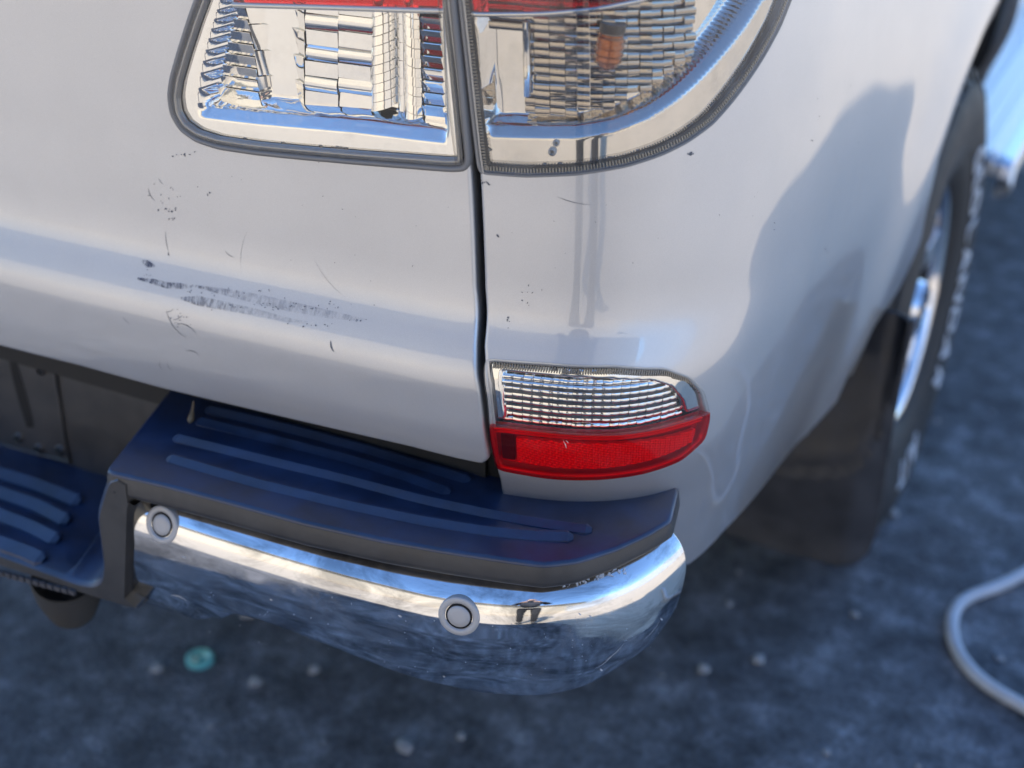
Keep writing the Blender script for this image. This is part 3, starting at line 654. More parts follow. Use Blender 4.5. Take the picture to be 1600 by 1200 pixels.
# the pad's skirt (front band)
plc = ccw(pl); b0 = []
t = np.roll(plc, -1, 0)-np.roll(plc, 1, 0); t /= np.linalg.norm(t, axis=1)[:, None]; o2 = np.stack([t[:, 1], -t[:, 0]], 1)
def padlevel(z, out): q = plc+o2*out; return np.stack([q[:, 0], q[:, 1], np.full(len(q), z)], 1)
zt0 = pads(plc[:, 0], plc[:, 1])[:, 2]
rows = []
for dz, out in ((-.004, .0041), (-.006, .0044), (-.018, .0060), (-.022, .0056), (-.0245, .003), (-.0245, -.02)):
    q = plc+o2*out; endf = sstep((plc[:, 0]-.78)/.1)*.0; rows.append(np.stack([q[:, 0], q[:, 1], zt0+dz*(1-.25*sstep((plc[:, 0]-.80)/.08))], 1))
m_ = MB(); m_.grid(rows, close_v=True); m_.F = [f[::-1] for f in m_.F]; m_.obj('pad_skirt', PLASTIC, BUMP, True)
# ribs on the pad
def ribs(px, w, hgt, z, parent, mat, n=14, S=None):
    P = [hit(u, v, 2, z) for u, v in px]; P = smooth_poly(np.array(P), .005, .01)[1]; t = np.gradient(P, axis=0); t[:, 2] = 0; t /= np.linalg.norm(t, axis=1)[:, None]; o = np.stack([-t[:, 1], t[:, 0], 0*t[:, 0]], 1)
    e = np.minimum(np.linspace(0, 1, len(P)), np.linspace(1, 0, len(P))); k = sstep(.45+e/.02)[:, None]; zz = np.array([0, 0, 1.])
    rows = [P-o*w*.6*k-zz*.003, P-o*w*.55*k+zz*hgt*.15*k, P+o*w*.15*k+zz*hgt*k, P+o*w*.4*k+zz*hgt*k, P+o*(w*.5)*k-zz*.003]
    q = MB(); q.grid(rows); q.obj('rib', mat, parent, True).data.polygons.foreach_set('use_smooth', [False]*((len(P)-1)*4))
RB = [[(322, 640), (440, 668), (560, 700), (660, 730), (735, 752)], [(306, 658), (420, 686), (540, 717), (640, 748), (704, 771)],
      [(272, 684), (400, 716), (540, 750), (660, 782), (760, 803), (840, 818), (925, 829)], [(262, 716), (400, 756), (540, 790), (660, 815), (760, 831), (830, 838), (896, 840)]]
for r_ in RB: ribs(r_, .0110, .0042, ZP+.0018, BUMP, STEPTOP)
# lower centre deck, its back wall, side wall and front face
xw = .392
fr_y = float(front[0][1])-.004
xin = float(hit(150, 860, 1, fr_y)[0])+.004
m_ = MB()
# cross-section swept: side wall from pad edge down to deck with fillets, spanning Y from front to back wall
prof = [(xw+.014, ZP-.002), (xw+.006, ZP-.003), (xw+.0, ZP-.012), (xin+.004, ZP-.05), (xin+.002, ZD+.035), (xin-.004, ZD+.014), (xin-.016, ZD+.004), (xin-.034, ZD), (-.30, ZD)]
prof = smooth_poly(np.array(prof), .004, .005)[1][::1]
ys = [fr_y+.004, fr_y+.0005, fr_y]; rowsW = []
yb = .19
for y in (yb, .10, .04, fr_y+.004): rowsW.append(np.stack([prof[:, 0]-(.0 if y < .05 else 0)-(y-fr_y)*.36*sstep((prof[:, 1]-ZD-.02)/.1)*0, np.full(len(prof), y), prof[:, 1]], 1))
rowsW.append(np.stack([prof[:, 0]+.0008, np.full(len(prof), fr_y+.001), prof[:, 1]-.0015], 1)); rowsW.append(np.stack([prof[:, 0]+.003, np.full(len(prof), fr_y-.001), prof[:, 1]-.004], 1))
# slant the wall: top edge runs from the corner back and inwards
tl0 = hit(172, 733, 2, ZP); tl1 = hit(262, 605, 2, ZP); sl_ = (tl1[0]-tl0[0])/(tl1[1]-tl0[1])
for r_ in rowsW: r_[:, 0] += sl_*(r_[:, 1]-fr_y)*sstep((r_[:, 1]*0+1))*np.where(prof[:, 0] > xin-.05, 1, 0)
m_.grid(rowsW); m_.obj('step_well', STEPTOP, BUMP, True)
# front face frame
fz0 = [(u, v) for u, v in [(0, 884), (60, 903), (108, 921), (150, 934), (190, 946), (214, 952)]]
fb = [hit(u, v, 1, fr_y-.002) for u, v in fz0]
face_out = [(xw+.016, ZP-.005)]+[(float(a), float(b)) for a, b in prof+np.array([.003, -.004]) if a < xw+.01]
fo = [(p[0], p[1]) for p in face_out]
fo = [(a, b) for a, b in fo if a > -.3]
low_ = [(-.30, fb[0][2]-.002)]+[(float(p[0]), float(p[2])) for p in fb]
gi0 = hit(196, 790, 1, fr_y-.002); gi1 = hit(194, 944, 1, fr_y-.002)
rightside = [(float(low_[-1][0]), float(low_[-1][1])), (float(gi1[0])+.0, float(gi1[2])+.006), (float(gi0[0]), float(gi0[2])-.004), (float(gi0[0])+.003, float(gi0[2])+.003), (float(gi0[0])+.010, ZP-.026), (xw+.024, ZP-.026), (xw+.024, ZP-.008)]
FL = np.array(fo+low_+rightside)
FS = lambda x, z: np.stack([x, np.full_like(x, fr_y-.001), z], -1)
FLr = resample(FL, .004)
patch('front_face', FS, FLr, [], .01, PLASTIC, BUMP, roll=0, skirt=.03)
# deck ribs and dark back wall
for r_ in [[(-60, 720), (0, 741), (60, 759), (126, 786)], [(-60, 749), (0, 771), (60, 791), (108, 816)], [(-60, 783), (0, 806), (50, 824), (92, 846)], [(-60, 826), (0, 849), (40, 862), (70, 876)]]:
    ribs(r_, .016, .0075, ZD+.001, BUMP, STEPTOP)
bw = [hit(u, v, 1, .155) for u, v in [(-60, 520), (300, 600), (300, 800), (-60, 700)]]
m_ = MB(); m_.box((-.45, .150, .43), (.42, .20, .66)); m_.obj('back_panel', PLASTIC, BUMP, bevel=.003)
def onwall(u, v, y=.150): return hit(u, v, 1, y)
m_ = MB(); sp_ = [onwall(u, v, .1495) for u, v in [(14, 562), (24, 562), (36, 600), (50, 655), (52, 668), (42, 668), (30, 630), (18, 585)]]; m_.prism(sp_, (0, .004, 0)); m_.obj('slot', DARK, BUMP)
for (u_, v_) in [(6, 552), (66, 578), (30, 683), (62, 700), (95, 703)]:
    p = onwall(u_, v_, .150); m_ = MB(); m_.tube([p, p+np.array([0, -.0035, 0]), p+np.array([0, -.005, 0])], [.006, .0055, .003], 14); m_.obj('clip_stud', PLASTIC, BUMP, True)
m_ = MB(); m_.tube([onwall(u, v, .149) for u, v in [(84, 560), (92, 620), (102, 690), (110, 722), (70, 712), (0, 694), (-40, 684)]], .0022, 8); m_.obj('moulded_rim', PLASTIC, BUMP, True)
# serrated strip under the deck lip
m_ = MB(); a0, a1 = hit(-30, 888, 1, fr_y-.004), hit(112, 926, 1, fr_y-.004)
for k in range(14):
    p = a0+(a1-a0)*k/13; m_.box((p[0]-.004, fr_y-.0045, p[2]-.003), (p[0]+.003, fr_y-.001, p[2]+.0025))
m_.obj('clip_strip', simple('dull_clip_metal', (.10, .10, .11), .5, .6), BUMP)['kind'] = 'stuff'
# ribbed rubber buffer below the deck
m_ = MB(); c_ = hit(112, 925, 1, .035)
zz_ = np.linspace(0, 1, 61); rr2 = .034*(1-.42*zz_**2)+.0016*np.sin(zz_*math.pi*2*10)
m_.tube([c_+np.array([-.012*t-.004, .012*t, .020-.062*t]) for t in zz_], rr2, 28); m_.obj('rubber_buffer', RUBBER, BUMP, True)

# ------------------------------------------------------------------ chrome wing
_cs, _cc = smooth_poly([(.36, -.004), (.50, -.003), (.62, .002), (.72, .012), (.79, .032), (.84, .065), (.872, .115), (.886, .17), (.890, .24)], .001, .020)
_hz, _hc = smooth_poly([(.42, .060), (.455, .024), (.475, .010), (.50, .003), (.52, .0005), (.54, 0), (.562, .0012), (.573, .0042), (.580, .0085), (.586, .0145), (.591, .022), (.594, .032), (.596, .044), (.598, .06)], .0005, .003)
_tc = np.gradient(_cc, axis=0); _tc /= np.linalg.norm(_tc, axis=1)[:, None]
CT = _cs[-1]
def CS(s, h):
    s = np.clip(s, 0, CT); x = np.interp(s, _cs, _cc[:, 0]); y = np.interp(s, _cs, _cc[:, 1]); tx = np.interp(s, _cs, _tc[:, 0]); ty = np.interp(s, _cs, _tc[:, 1])
    d = np.interp(h, _hc[:, 0], _hc[:, 1]); d = d+.010*np.exp(-((s-.115)/.022)**2-((h-.468)/.014)**2)-.003*np.exp(-((s-.085)/.015)**2-((h-.475)/.015)**2)+.0012*np.sin(s*41+1)*np.sin(h*50)*sstep((.54-h)/.05); hh = h+.008*sstep((s-.33)/.25)   # the top line climbs towards the corner
    return np.stack([x-ty*d, y+tx*d, hh], -1)
CSR, CZR = (0, CT), (.43, .64)
cb_px = [(212, 800), (211, 850), (210, 900), (214, 940), (240, 958), (262, 970), (284, 972), (312, 968), (338, 963), (362, 957), (400, 965), (450, 983), (520, 1010), (600, 1042), (680, 1066), (760, 1082)]
cb = inv(CS, cb_px, CSR, CZR)
s_end = CT-.070
zl = cb[-1][1]
chl = [tuple(p) for p in cb]+[(cb[-1][0]+.05, zl+.000), (cb[-1][0]+.09, zl+.004), (s_end-.045, zl+.022), (s_end-.015, zl+.045), (s_end-.002, zl+.075), (s_end, .585), (s_end, .5955), (.30, .5955), (.085, .595), (.052, .594), (.040, .585)]
CHL = roundl(np.array(chl), .0028, .003)
WING = patch('chrome_wing', CS, CHL, [], .0035, CHROME, TR, roll=.0022, skirt=.010, hs=.006, label='scratched chrome bumper corner')
# chipped chrome above the corner
m_ = MB(); rr_ = np.random.default_rng(5)
for k in range(26):
    t_ = rr_.uniform(0, 1); q = inv(CS, [(880+105*t_+rr_.normal()*3, 914-24*t_+rr_.normal()*2.5)], CSR, CZR)[0]; p = CS(np.array([q[0]]), np.array([q[1]]))[0]; n_ = nrm(CS, np.array([q[0]]), np.array([q[1]]))[0]
    a_ = np.cross(n_, [0, 0, 1.]); a_ /= np.linalg.norm(a_); b_ = np.cross(a_, n_); an = np.sort(rr_.uniform(0, 6.28, 6)); rad = rr_.uniform(.0010, .0030)
    m_.prism([p+n_*.0002+(a_*math.cos(x)+b_*math.sin(x))*rad*rr_.uniform(.6, 1.2) for x in an], n_*.0004)
m_.obj('peeling_chip', simple('peeled_plating', (.62, .66, .72), .5), WING)['kind'] = 'stuff'
# parking sensors
for (u_, v_) in [(253, 820), (717, 963)]:
    q = inv(CS, [(u_, v_)], CSR, CZR)[0]; p = CS(np.array([q[0]]), np.array([q[1]]))[0]; n_ = nrm(CS, np.array([q[0]]), np.array([q[1]]))[0]
    n_ = n_+np.array([.0, -.12, 0.]); n_[2] *= .8; n_ /= np.linalg.norm(n_)
    a_ = np.cross(n_, [0, 0, 1.]); a_ /= np.linalg.norm(a_); b_ = np.cross(a_, n_)
    def lathe(prof, mat, name, par, n=40, k=1.):
        mm = MB(); an = np.linspace(0, 2*np.pi, n, endpoint=False)
        mm.grid([p+n_*h_+(np.cos(an)[:, None]*a_+np.sin(an)[:, None]*b_*k)*r_ for r_, h_ in prof], close_v=True)
        mm.F.append(tuple(range((len(prof)-1)*n, len(prof)*n))); mm.F = [f[::-1] if len(f) == 4 else f for f in mm.F]
        return mm.obj(name, mat, par, True)
    ps = lathe([(.0180, -.006), (.0178, .0002), (.0168, .0010), (.0140, .0013), (.0120, .0004), (.0115, -.003)], SENSOR, 'parking_sensor', WING)
    lathe([(.0115, -.002), (.0114, .0002), (.0100, .0004), (.0098, -.001)], DARK, 'rubber_ring', WING)
    lathe([(.0099, -.002), (.0099, .0003), (.0093, .0012), (.005, .0015)], SENSOR, 'sensor_face', WING)
# white scrape and debris on the chrome
m_ = MB()
def cdab(px, w_):
    q = inv(CS, px, CSR, CZR); p = off(CS, .0003)(q[:, 0], q[:, 1]); n_ = nrm(CS, q[:, 0], q[:, 1]); t = np.gradient(p, axis=0); t /= np.linalg.norm(t, axis=1)[:, None]+1e-12
    o = np.cross(n_, t); k = np.sin(np.linspace(.2, np.pi-.1, len(px)))[:, None]*w_/2; m_.grid([p-o*k, p+o*k])
for a, b, bd, w_ in [((267, 930), (293, 940), -.12, .0016), ((285, 869), (290, 871), 0, .0012), ((422, 936), (426, 938), 0, .0012), ((622, 961), (628, 964), 0, .0016), ((692, 1056), (696, 1058), 0, .0016), ((945, 1032), (975, 1005), .05, .0005), ((930, 1045), (960, 1020), .05, .0004), ((1005, 1000), (1032, 968), .05, .0005), ((904, 958), (908, 961), 0, .0012), ((920, 962), (925, 964), 0, .0012), ((1032, 966), (1035, 969), 0, .0012), ((938, 1045), (941, 1048), 0, .0016)]:
    cdab(curve_px(a, b, bd), w_)
for k in range(60):
    c = np.array([rr_.uniform(300, 1030), 0]); c[1] = rr_.uniform(955, 1055)-(c[0] < 600)*35; a_ = rr_.uniform(0, 3.1); d = np.array([math.cos(a_), math.sin(a_)])*rr_.uniform(1, 3)
    cdab(curve_px(c-d/2, c+d/2, 0, 3), rr_.uniform(.0003, .0009))
m_.obj('scratch', simple('bright_scratch', (.60, .62, .66), .5), WING)['kind'] = 'stuff'
# bracket and dark space behind the wing
m_ = MB(); m_.box((.42, .09, .50), (.76, .20, .57)); m_.obj('bumper_beam', DARK, TR)
m_ = MB(); m_.box((-.34, .12, .42), (.34, .20, .47)); m_.obj('crossmember', UNDER, TR)
# =================================================================== WHEEL, MUDFLAP, SIDE STEP
WX, WY, WZ, WR = .911, 1.25, .378, .378
def wheel(x, y, z, sgn, name):
    g = empty_child(name, (x, y, z)); return g
def empty_child(name, loc):
    o = bpy.data.objects.new(name, None); o.location = loc; o.empty_display_size = .05; return link(o, TR)
def build_wheel(x, y, z, sgn):
    root = empty_child('wheel', (x, y, z)); X = lambda d: sgn*d
    # sidewall/tread profile (distance inboard from outer face, radius)
    pr = [(.034, .196), (.020, .202), (.006, .224), (-.002, .262), (-.0075, .300), (-.005, .325), (.002, .344), (.010, .356), (.020, .366), (.045, .374), (.13, .378), (.215, .374), (.24, .366), (.255, .345), (.262, .300), (.25, .225)]
    pr = smooth_poly(np.array(pr), .006, .005)[1]
    n = 160; an = np.linspace(0, 2*np.pi, n, endpoint=False); rows = []
    for d, r_ in pr:
        k = np.ones(n)*r_
        if r_ > .362: blk = (np.arange(n) % 4 < 1); k = k-.007*blk
        rows.append(np.stack([np.full(n, -sgn*d), k*np.cos(an), k*np.sin(an)], 1))
    m = MB(); m.grid(rows, close_v=True); ty = m.obj('tyre', RUBBER, root, True)
    if sgn < 0: ty.data.flip_normals()
    # shoulder blocks
    b = MB()
    for k in range(60):
        a = 2*math.pi*k/60; w_ = .020 if k % 2 else .026; rows = []
        for (d, r_) in ((.004 if k % 2 else .010, .349 if k % 2 else .355), (.014, .366), (.036, .3765), (.060, .3775)):
            for da in (-.026, .026):
                rows.append((-sgn*d*1.0, (r_+.004)*math.cos(a+da), (r_+.004)*math.sin(a+da)))
        V = rows; F = [(0, 1, 3, 2), (2, 3, 5, 4), (4, 5, 7, 6)]
        V2 = [(v[0]+sgn*-.002, v[1]*.965, v[2]*.965) for v in V]; F2 = [(0, 2, 10, 8), (2, 4, 12, 10), (4, 6, 14, 12), (1, 9, 11, 3), (3, 11, 13, 5), (5, 13, 15, 7), (0, 8, 9, 1)]
        b.add(V+V2, F+F2)
    b.obj('tread_block', RUBBER, root)['kind'] = 'stuff'
    for d_, r_ in ((-.0002, .252), (.0035, .350)):
        q = MB(); q.grid([np.stack([np.full(n, -sgn*(d_+a)), (r_+c)*np.cos(an), (r_+c)*np.sin(an)], 1) for a, c in ((.002, -.002), (-.0012, -.001), (-.0012, .001), (.002, .002))], close_v=True); q.obj('sidewall_bead', RUBBER, root, True)
    # rim
    rp = [(.036, .200), (.024, .198), (.022, .192), (.034, .188), (.05, .186), (.060, .200), (.12, .196), (.20, .21)]
    m = MB(); m.grid([np.stack([np.full(n, -sgn*d), r_*np.cos(an), r_*np.sin(an)], 1) for d, r_ in rp], close_v=True); rim = m.obj('rim', ALLOY, root, True)
    m = MB(); m.tube([(-sgn*.10, 0, 0), (-sgn*.11, 0, 0)], [.20, .20], 48); m.obj('brake_drum', UNDER, root)
    for k in range(6):
        a = 2*math.pi*k/6+.2; m = MB(); rows = []
        for r_, wd, d in ((.035, .030, .052), (.08, .024, .048), (.13, .022, .044), (.17, .026, .038), (.188, .036, .034)):
            ca, sa = math.cos(a), math.sin(a); c0 = np.array([-sgn*d, r_*ca, r_*sa]); tt_ = np.array([0, -sa, ca])
            rows.append([c0-tt_*wd-np.array([sgn*.03, 0, 0]), c0-tt_*wd*.85, c0+tt_*wd*.85, c0+tt_*wd-np.array([sgn*.03, 0, 0])])
        m.grid(rows); m.obj('spoke', ALLOY, root, False, bevel=.002)
    m = MB(); m.tube([(-sgn*.05, 0, 0), (-sgn*.018, 0, 0), (-sgn*.012, 0, 0)], [.045, .042, .036], 32); m.obj('hub_cap', ALLOY, root, True)
    return root
W1 = build_wheel(WX, WY, WZ, 1)
# raised white letters on the outer sidewall
def letters(txt, a0, step, r0, hgt, parent, wd=1.0):
    for i, ch in enumerate(txt):
        if ch == ' ': continue
        cu_ = bpy.data.curves.new('t', 'FONT'); cu_.body = ch; cu_.size = hgt*1.38; cu_.extrude = .0011; cu_.align_x = 'CENTER'; cu_.resolution_u = 3; cu_.fill_mode = 'BOTH'; cu_.offset = .0008
        ob = bpy.data.objects.new('t', cu_); COL.objects.link(ob); dg = bpy.context.evaluated_depsgraph_get(); me = bpy.data.meshes.new_from_object(ob.evaluated_get(dg)); bpy.data.objects.remove(ob)
        a = a0-step*i
        # local frame seen from +X: right = forward(+Y at top going clockwise), up = radial
        for v in me.vertices:
            x_, y_, z_ = v.co; x_ *= wd; rr3 = r0+y_; ang = a-x_/(r0+hgt/2)
            sw = np.interp(rr3, [.262, .30, .325, .344, .356], [.002, .0075, .005, -.002, -.010])
            v.co = (sw+z_*1.0+.0006, rr3*math.cos(ang), rr3*math.sin(ang))
        me.materials.clear(); me.materials.append(LETTER); me.name = 'raised_letter'
        link(bpy.data.objects.new('raised_letter', me), parent)
letters('GEOLANDAR', R(44), R(11.6), .252, .042, W1, 1.2)
letters('A/T', R(-84), R(10), .252, .044, W1, 1.2)

# wheel-arch liner and arch lip
m_ = MB(); an = np.linspace(R(150), R(30), 60)
m_.grid([np.stack([np.full(60, x), ARC[0]+r_*np.cos(an), ARC[1]+r_*np.sin(an)], 1) for x, r_ in ((np.interp(an, [R(28), R(42), R(64), R(180)], [.865, .885, .912, .912]), .483), (np.interp(an, [R(28), R(42), R(64)], [.85, .87, .89]), .474), (.60, .470), (.59, .40))]); m_.obj('arch_liner', DARK, TR, True)
m_ = MB(); m_.box((.55, .84, .35), (.60, 1.66, .9)); m_.obj('inner_arch', DARK, TR)
an = np.linspace(R(171), R(96), 40); xa = BS(np.array([sxy(ARC[0]+ARC[2]*math.cos(a), max(.42, ARC[1]+ARC[2]*math.sin(a))) for a in an]), ARC[1]+ARC[2]*np.sin(an))[:, 0]
m_ = MB(); m_.grid([np.stack([xa-.004+dx, ARC[0]+r_*np.cos(an), ARC[1]+r_*np.sin(an)], 1) for r_, dx in ((.484, -.006), (.480, .000), (.470, .002), (.448, -.004), (.440, -.010), (.440, -.05))]); m_.obj('arch_trim', simple('trim_ground_bounce', (.15, .135, .12), .45, var=.2), TR, True)  # trim's warm brown is cream ground bounce put into the base colour
# mudflap: shaped slab with recessed upper field
FY = .815
fp = [(1120, 822), (1150, 834), (1230, 860), (1310, 880), (1335, 883), (1352, 872), (1362, 845), (1370, 800), (1380, 730), (1394, 650), (1409, 570), (1424, 510)]
fl = [hit(u, v, 1, FY) for u, v in fp]
fl2 = [(float(p[0]), float(p[2])) for p in fl]+[(fl[-1][0]-.015, .53), (.60, .56), (.60, fl[0][2]+.002)]
FLP = roundl(np.array(fl2), .004, .006)
rec_px = [(1180, 735), (1230, 744), (1300, 746), (1332, 738), (1356, 715), (1374, 670), (1388, 620), (1408, 530), (1428, 470)]
rc = [hit(u, v, 1, FY) for u, v in rec_px]; RC = np.array([(.60, .285)]+[(p[0], p[2]) for p in rc]+[(rc[-1][0], .60), (.55, .60)])
RCs = np.array([(.55, RC[1][1])]+[(p[0], p[2]) for p in rc]); RCs = RCs[np.argsort(RCs[:, 0])]
def FF(x, z):
    x = np.asarray(x, float); z = np.asarray(z, float); zc = np.interp(x, RCs[:, 0], RCs[:, 1])
    return np.stack([x, FY-.010*sstep((.22-z)/.1)+.005*sstep((z-zc)/.010)+.20*np.clip(z-zc, 0, .25)*sstep((z-zc)/.08)+.02*sstep((x-.90)/.05), z], -1)
patch('mudflap', FF, FLP, [], .008, FLAPM, TR, roll=.0025, skirt=.004)

# side step with long ribs
m_ = MB(); y0, y1 = 1.93, 4.2
prf = [(.62, .40), (.62, .425), (.70, .428)]
for k in range(7):
    x_ = .705+k*.028; prf += [(x_, .428), (x_+.003, .436), (x_+.014, .436), (x_+.017, .428)]
prf += [(.905, .428), (.925, .420), (.932, .405), (.925, .388), (.90, .38)]; prf = np.array(prf)
rows = [np.stack([prf[:, 0]*1, np.full(len(prf), y), prf[:, 1]], 1) for y in (y0, y1)]
e0 = rows[0].copy(); e0[:, 1] -= .02; e0[:, 2] -= .012; e1 = rows[0].copy(); e1[:, 1] -= .026; e1[:, 2] = np.minimum(e1[:, 2]-.03, .395)
m_.grid([e1, e0]+rows); m_.obj('side_step', STEPALU, TR)
# valve of hidden underside: sills, floor, axle
m_ = MB(); m_.box((-.72, .25, .50), (.72, 2.2, .60)); m_.box((-.45, .3, .38), (-.36, 5.0, .5)); m_.box((.36, .3, .38), (.45, 5.0, .5)); m_.obj('chassis', UNDER, TR)
m_ = MB(); m_.tube([(-.8, WY, WZ), (.8, WY, WZ)], .05, 16); m_.obj('rear_axle', UNDER, TR)

# =================================================================== REST OF THE TRUCK (left side, bed, cab)
def mirror(o, parent):
    c = o.copy()
    if o.data is not None:
        c.data = o.data.copy(); me = c.data
        nn = len(me.vertices); a = np.empty(nn*3); me.vertices.foreach_get('co', a); a = a.reshape(-1, 3); a[:, 0] *= -1; me.vertices.foreach_set('co', a.ravel()); me.flip_normals()
    c.location.x *= -1; link(c, parent)
    for ch in o.children: mirror(ch, c)
    return c
mirror(SIDE, TR)
build_wheel(-WX, WY, WZ, -1); build_wheel(WX, WY+3.22, WZ, 1); build_wheel(-WX, WY+3.22, WZ, -1)
m_ = MB()
for sx in (1, -1):
    m_.add([(sx*.845, .14, ztop), (sx*.70, .16, ztop), (sx*.70, 2.0, ztop), (sx*.885, 2.0, ztop), (sx*.880, .3, ztop)], [(0, 1, 2, 3, 4)])
    m_.box((min(sx*.68, sx*.70), .16, .6), (max(sx*.68, sx*.70), 2.0, ztop))
m_.box((-.70, .155, ztop-.02), (.70, .20, ztop)); m_.obj('bed_rail', PAINT, TR)
m_ = MB(); m_.box((-.70, .20, .60), (.70, 2.05, .66)); m_.obj('bed_floor', UNDER, TR)
def cabsec(y, zs):  # cross sections of the cab shell
    return [(x, y, z) for x, z in zs]
half_ = [(.80, .42), (.835, .56), (.875, .72), (.905, .88), (.89, 1.15), (.80, 1.45), (.68, 1.72), (.45, 1.80), (0, 1.83)]
hood = [(.80, .42), (.835, .56), (.875, .72), (.90, .88), (.86, 1.05), (.70, 1.12), (.55, 1.14), (.3, 1.16), (0, 1.17)]
nose = [(.74, .42), (.80, .56), (.80, .68), (.80, .80), (.72, .95), (.55, 1.02), (.4, 1.04), (.2, 1.05), (0, 1.05)]
def full(h_): return [(x, z) for x, z in h_]+[(-x, z) for x, z in h_[::-1][1:]]
lowr = [(x, min(z, 1.16) if z > 1.16 else z) for x, z in half_]
secs = [(2.06, full([(x, min(z, 1.20)) for x, z in half_])), (2.10, full(half_)), (2.6, full(half_)), (3.2, full(half_)), (3.75, full([(x, z*.985 if z > 1.3 else z) for x, z in half_])), (4.35, full(hood)), (5.0, full(hood)), (5.28, full(nose))]
m_ = MB(); m_.grid([np.array(cabsec(y, zs)) for y, zs in secs]); m_.F = [f[::-1] for f in m_.F]; n_ = len(secs[0][1])
m_.F.append(tuple(range(n_))); m_.F.append(tuple(range((len(secs)-1)*n_, len(secs)*n_))[::-1])
CAB = m_.obj('cab', PAINT, TR, True)
for sx in (1, -1):
    for (ya, yb_) in ((2.25, 2.95), (3.05, 3.70)):
        m_ = MB(); m_.prism([(sx*.885, ya, 1.19), (sx*.885, yb_, 1.19), (sx*.745, yb_-.02, 1.62), (sx*.745, ya+.05, 1.62)], (sx*.012, 0, .004)); m_.obj('side_window', GLASSD, CAB)
m_ = MB(); m_.prism([(-.70, 2.072, 1.30), (.70, 2.072, 1.30), (.58, 2.092, 1.66), (-.58, 2.092, 1.66)], (0, -.012, 0)); m_.obj('rear_window', GLASSD, CAB)

# =================================================================== LOOSE THINGS
# dry husk lying on the pad
p = hit(298, 658, 2, ZP+.003); m_ = MB(); q = hit(302, 649, 2, ZP+.003)
d_ = q-p; m_.tube([p-d_*.25, p+[0, 0, .0015], p+d_*.4+[0, 0, .003], p+d_*.9+[0, 0, .005], p+d_*1.6+[0.0, 0, .012]], [.0010, .0030, .0028, .0014, .0004], 8)
o = m_.obj('seed_husk', HUSK, None, True); tag(o, 'dry tan seed husk lying on the black bumper step pad', 'seed husk')
# ring of pale hose on the ground at the right
hp = [(2300, 1500), (2000, 1390), (1820, 1260), (1700, 1180), (1640, 1128), (1600, 1103), (1560, 1082), (1528, 1060), (1502, 1030), (1488, 1000), (1486, 970), (1494, 945), (1515, 930), (1545, 922), (1575, 910), (1600, 896), (1640, 870), (1700, 850), (1850, 840), (2050, 900), (2200, 1000)]
P = np.array([hit(u, v, 2, .010) for u, v in hp]); P = smooth_poly(P, .01, .02)[1]
m_ = MB(); m_.tube(P, .0095, 16); tag(m_.obj('hose', HOSEM, None, True), 'pale grey hose looped on the asphalt beside the truck', 'hose')
p = hit(312, 1026, 2, .008); m_ = MB(); m_.tube([p-[0, 0, .008], p, p+[0, 0, .002]], [.020, .020, .016], 24); tag(m_.obj('bottle_cap', TEAL, None, True), 'small teal plastic cap on the asphalt below the chrome bumper', 'bottle cap')
# loose stones
m_ = MB(); rr_ = np.random.default_rng(11)
ico = np.array([(0, 0, 1), (.9, 0, .4), (.28, .85, .4), (-.72, .52, .4), (-.72, -.52, .4), (.28, -.85, .4), (.72, .52, -.4), (-.28, .85, -.4), (-.9, 0, -.4), (-.28, -.85, -.4), (.72, -.52, -.4), (0, 0, -1)])
icf = [(0, 1, 2), (0, 2, 3), (0, 3, 4), (0, 4, 5), (0, 5, 1), (1, 6, 2), (2, 7, 3), (3, 8, 4), (4, 9, 5), (5, 10, 1), (6, 7, 2), (7, 8, 3), (8, 9, 4), (9, 10, 5), (10, 6, 1), (11, 7, 6), (11, 8, 7), (11, 9, 8), (11, 10, 9), (11, 6, 10)]
def stone(c, r_): m_.add(np.array(c)+ico*r_*rr_.uniform(.7, 1.25, (12, 3))*[1, 1, .6], icf)
for (u, v), r_ in [((400, 1065), .011), ((490, 1046), .010), ((632, 1166), .014), ((245, 1042), .012), ((720, 1150), .008), ((1186, 1030), .012), ((1100, 1045), .011)]: stone(hit(u, v, 2, .004), r_)
for k in range(260):
    x, y = rr_.uniform(-1.2, 2.2), rr_.uniform(-1.1, 3.6); r_ = abs(rr_.normal())*.004+.003; stone((x, y, r_*.4), r_)
tag(m_.obj('loose_gravel', WHITE), 'loose pale stones scattered over the asphalt', kind='stuff')

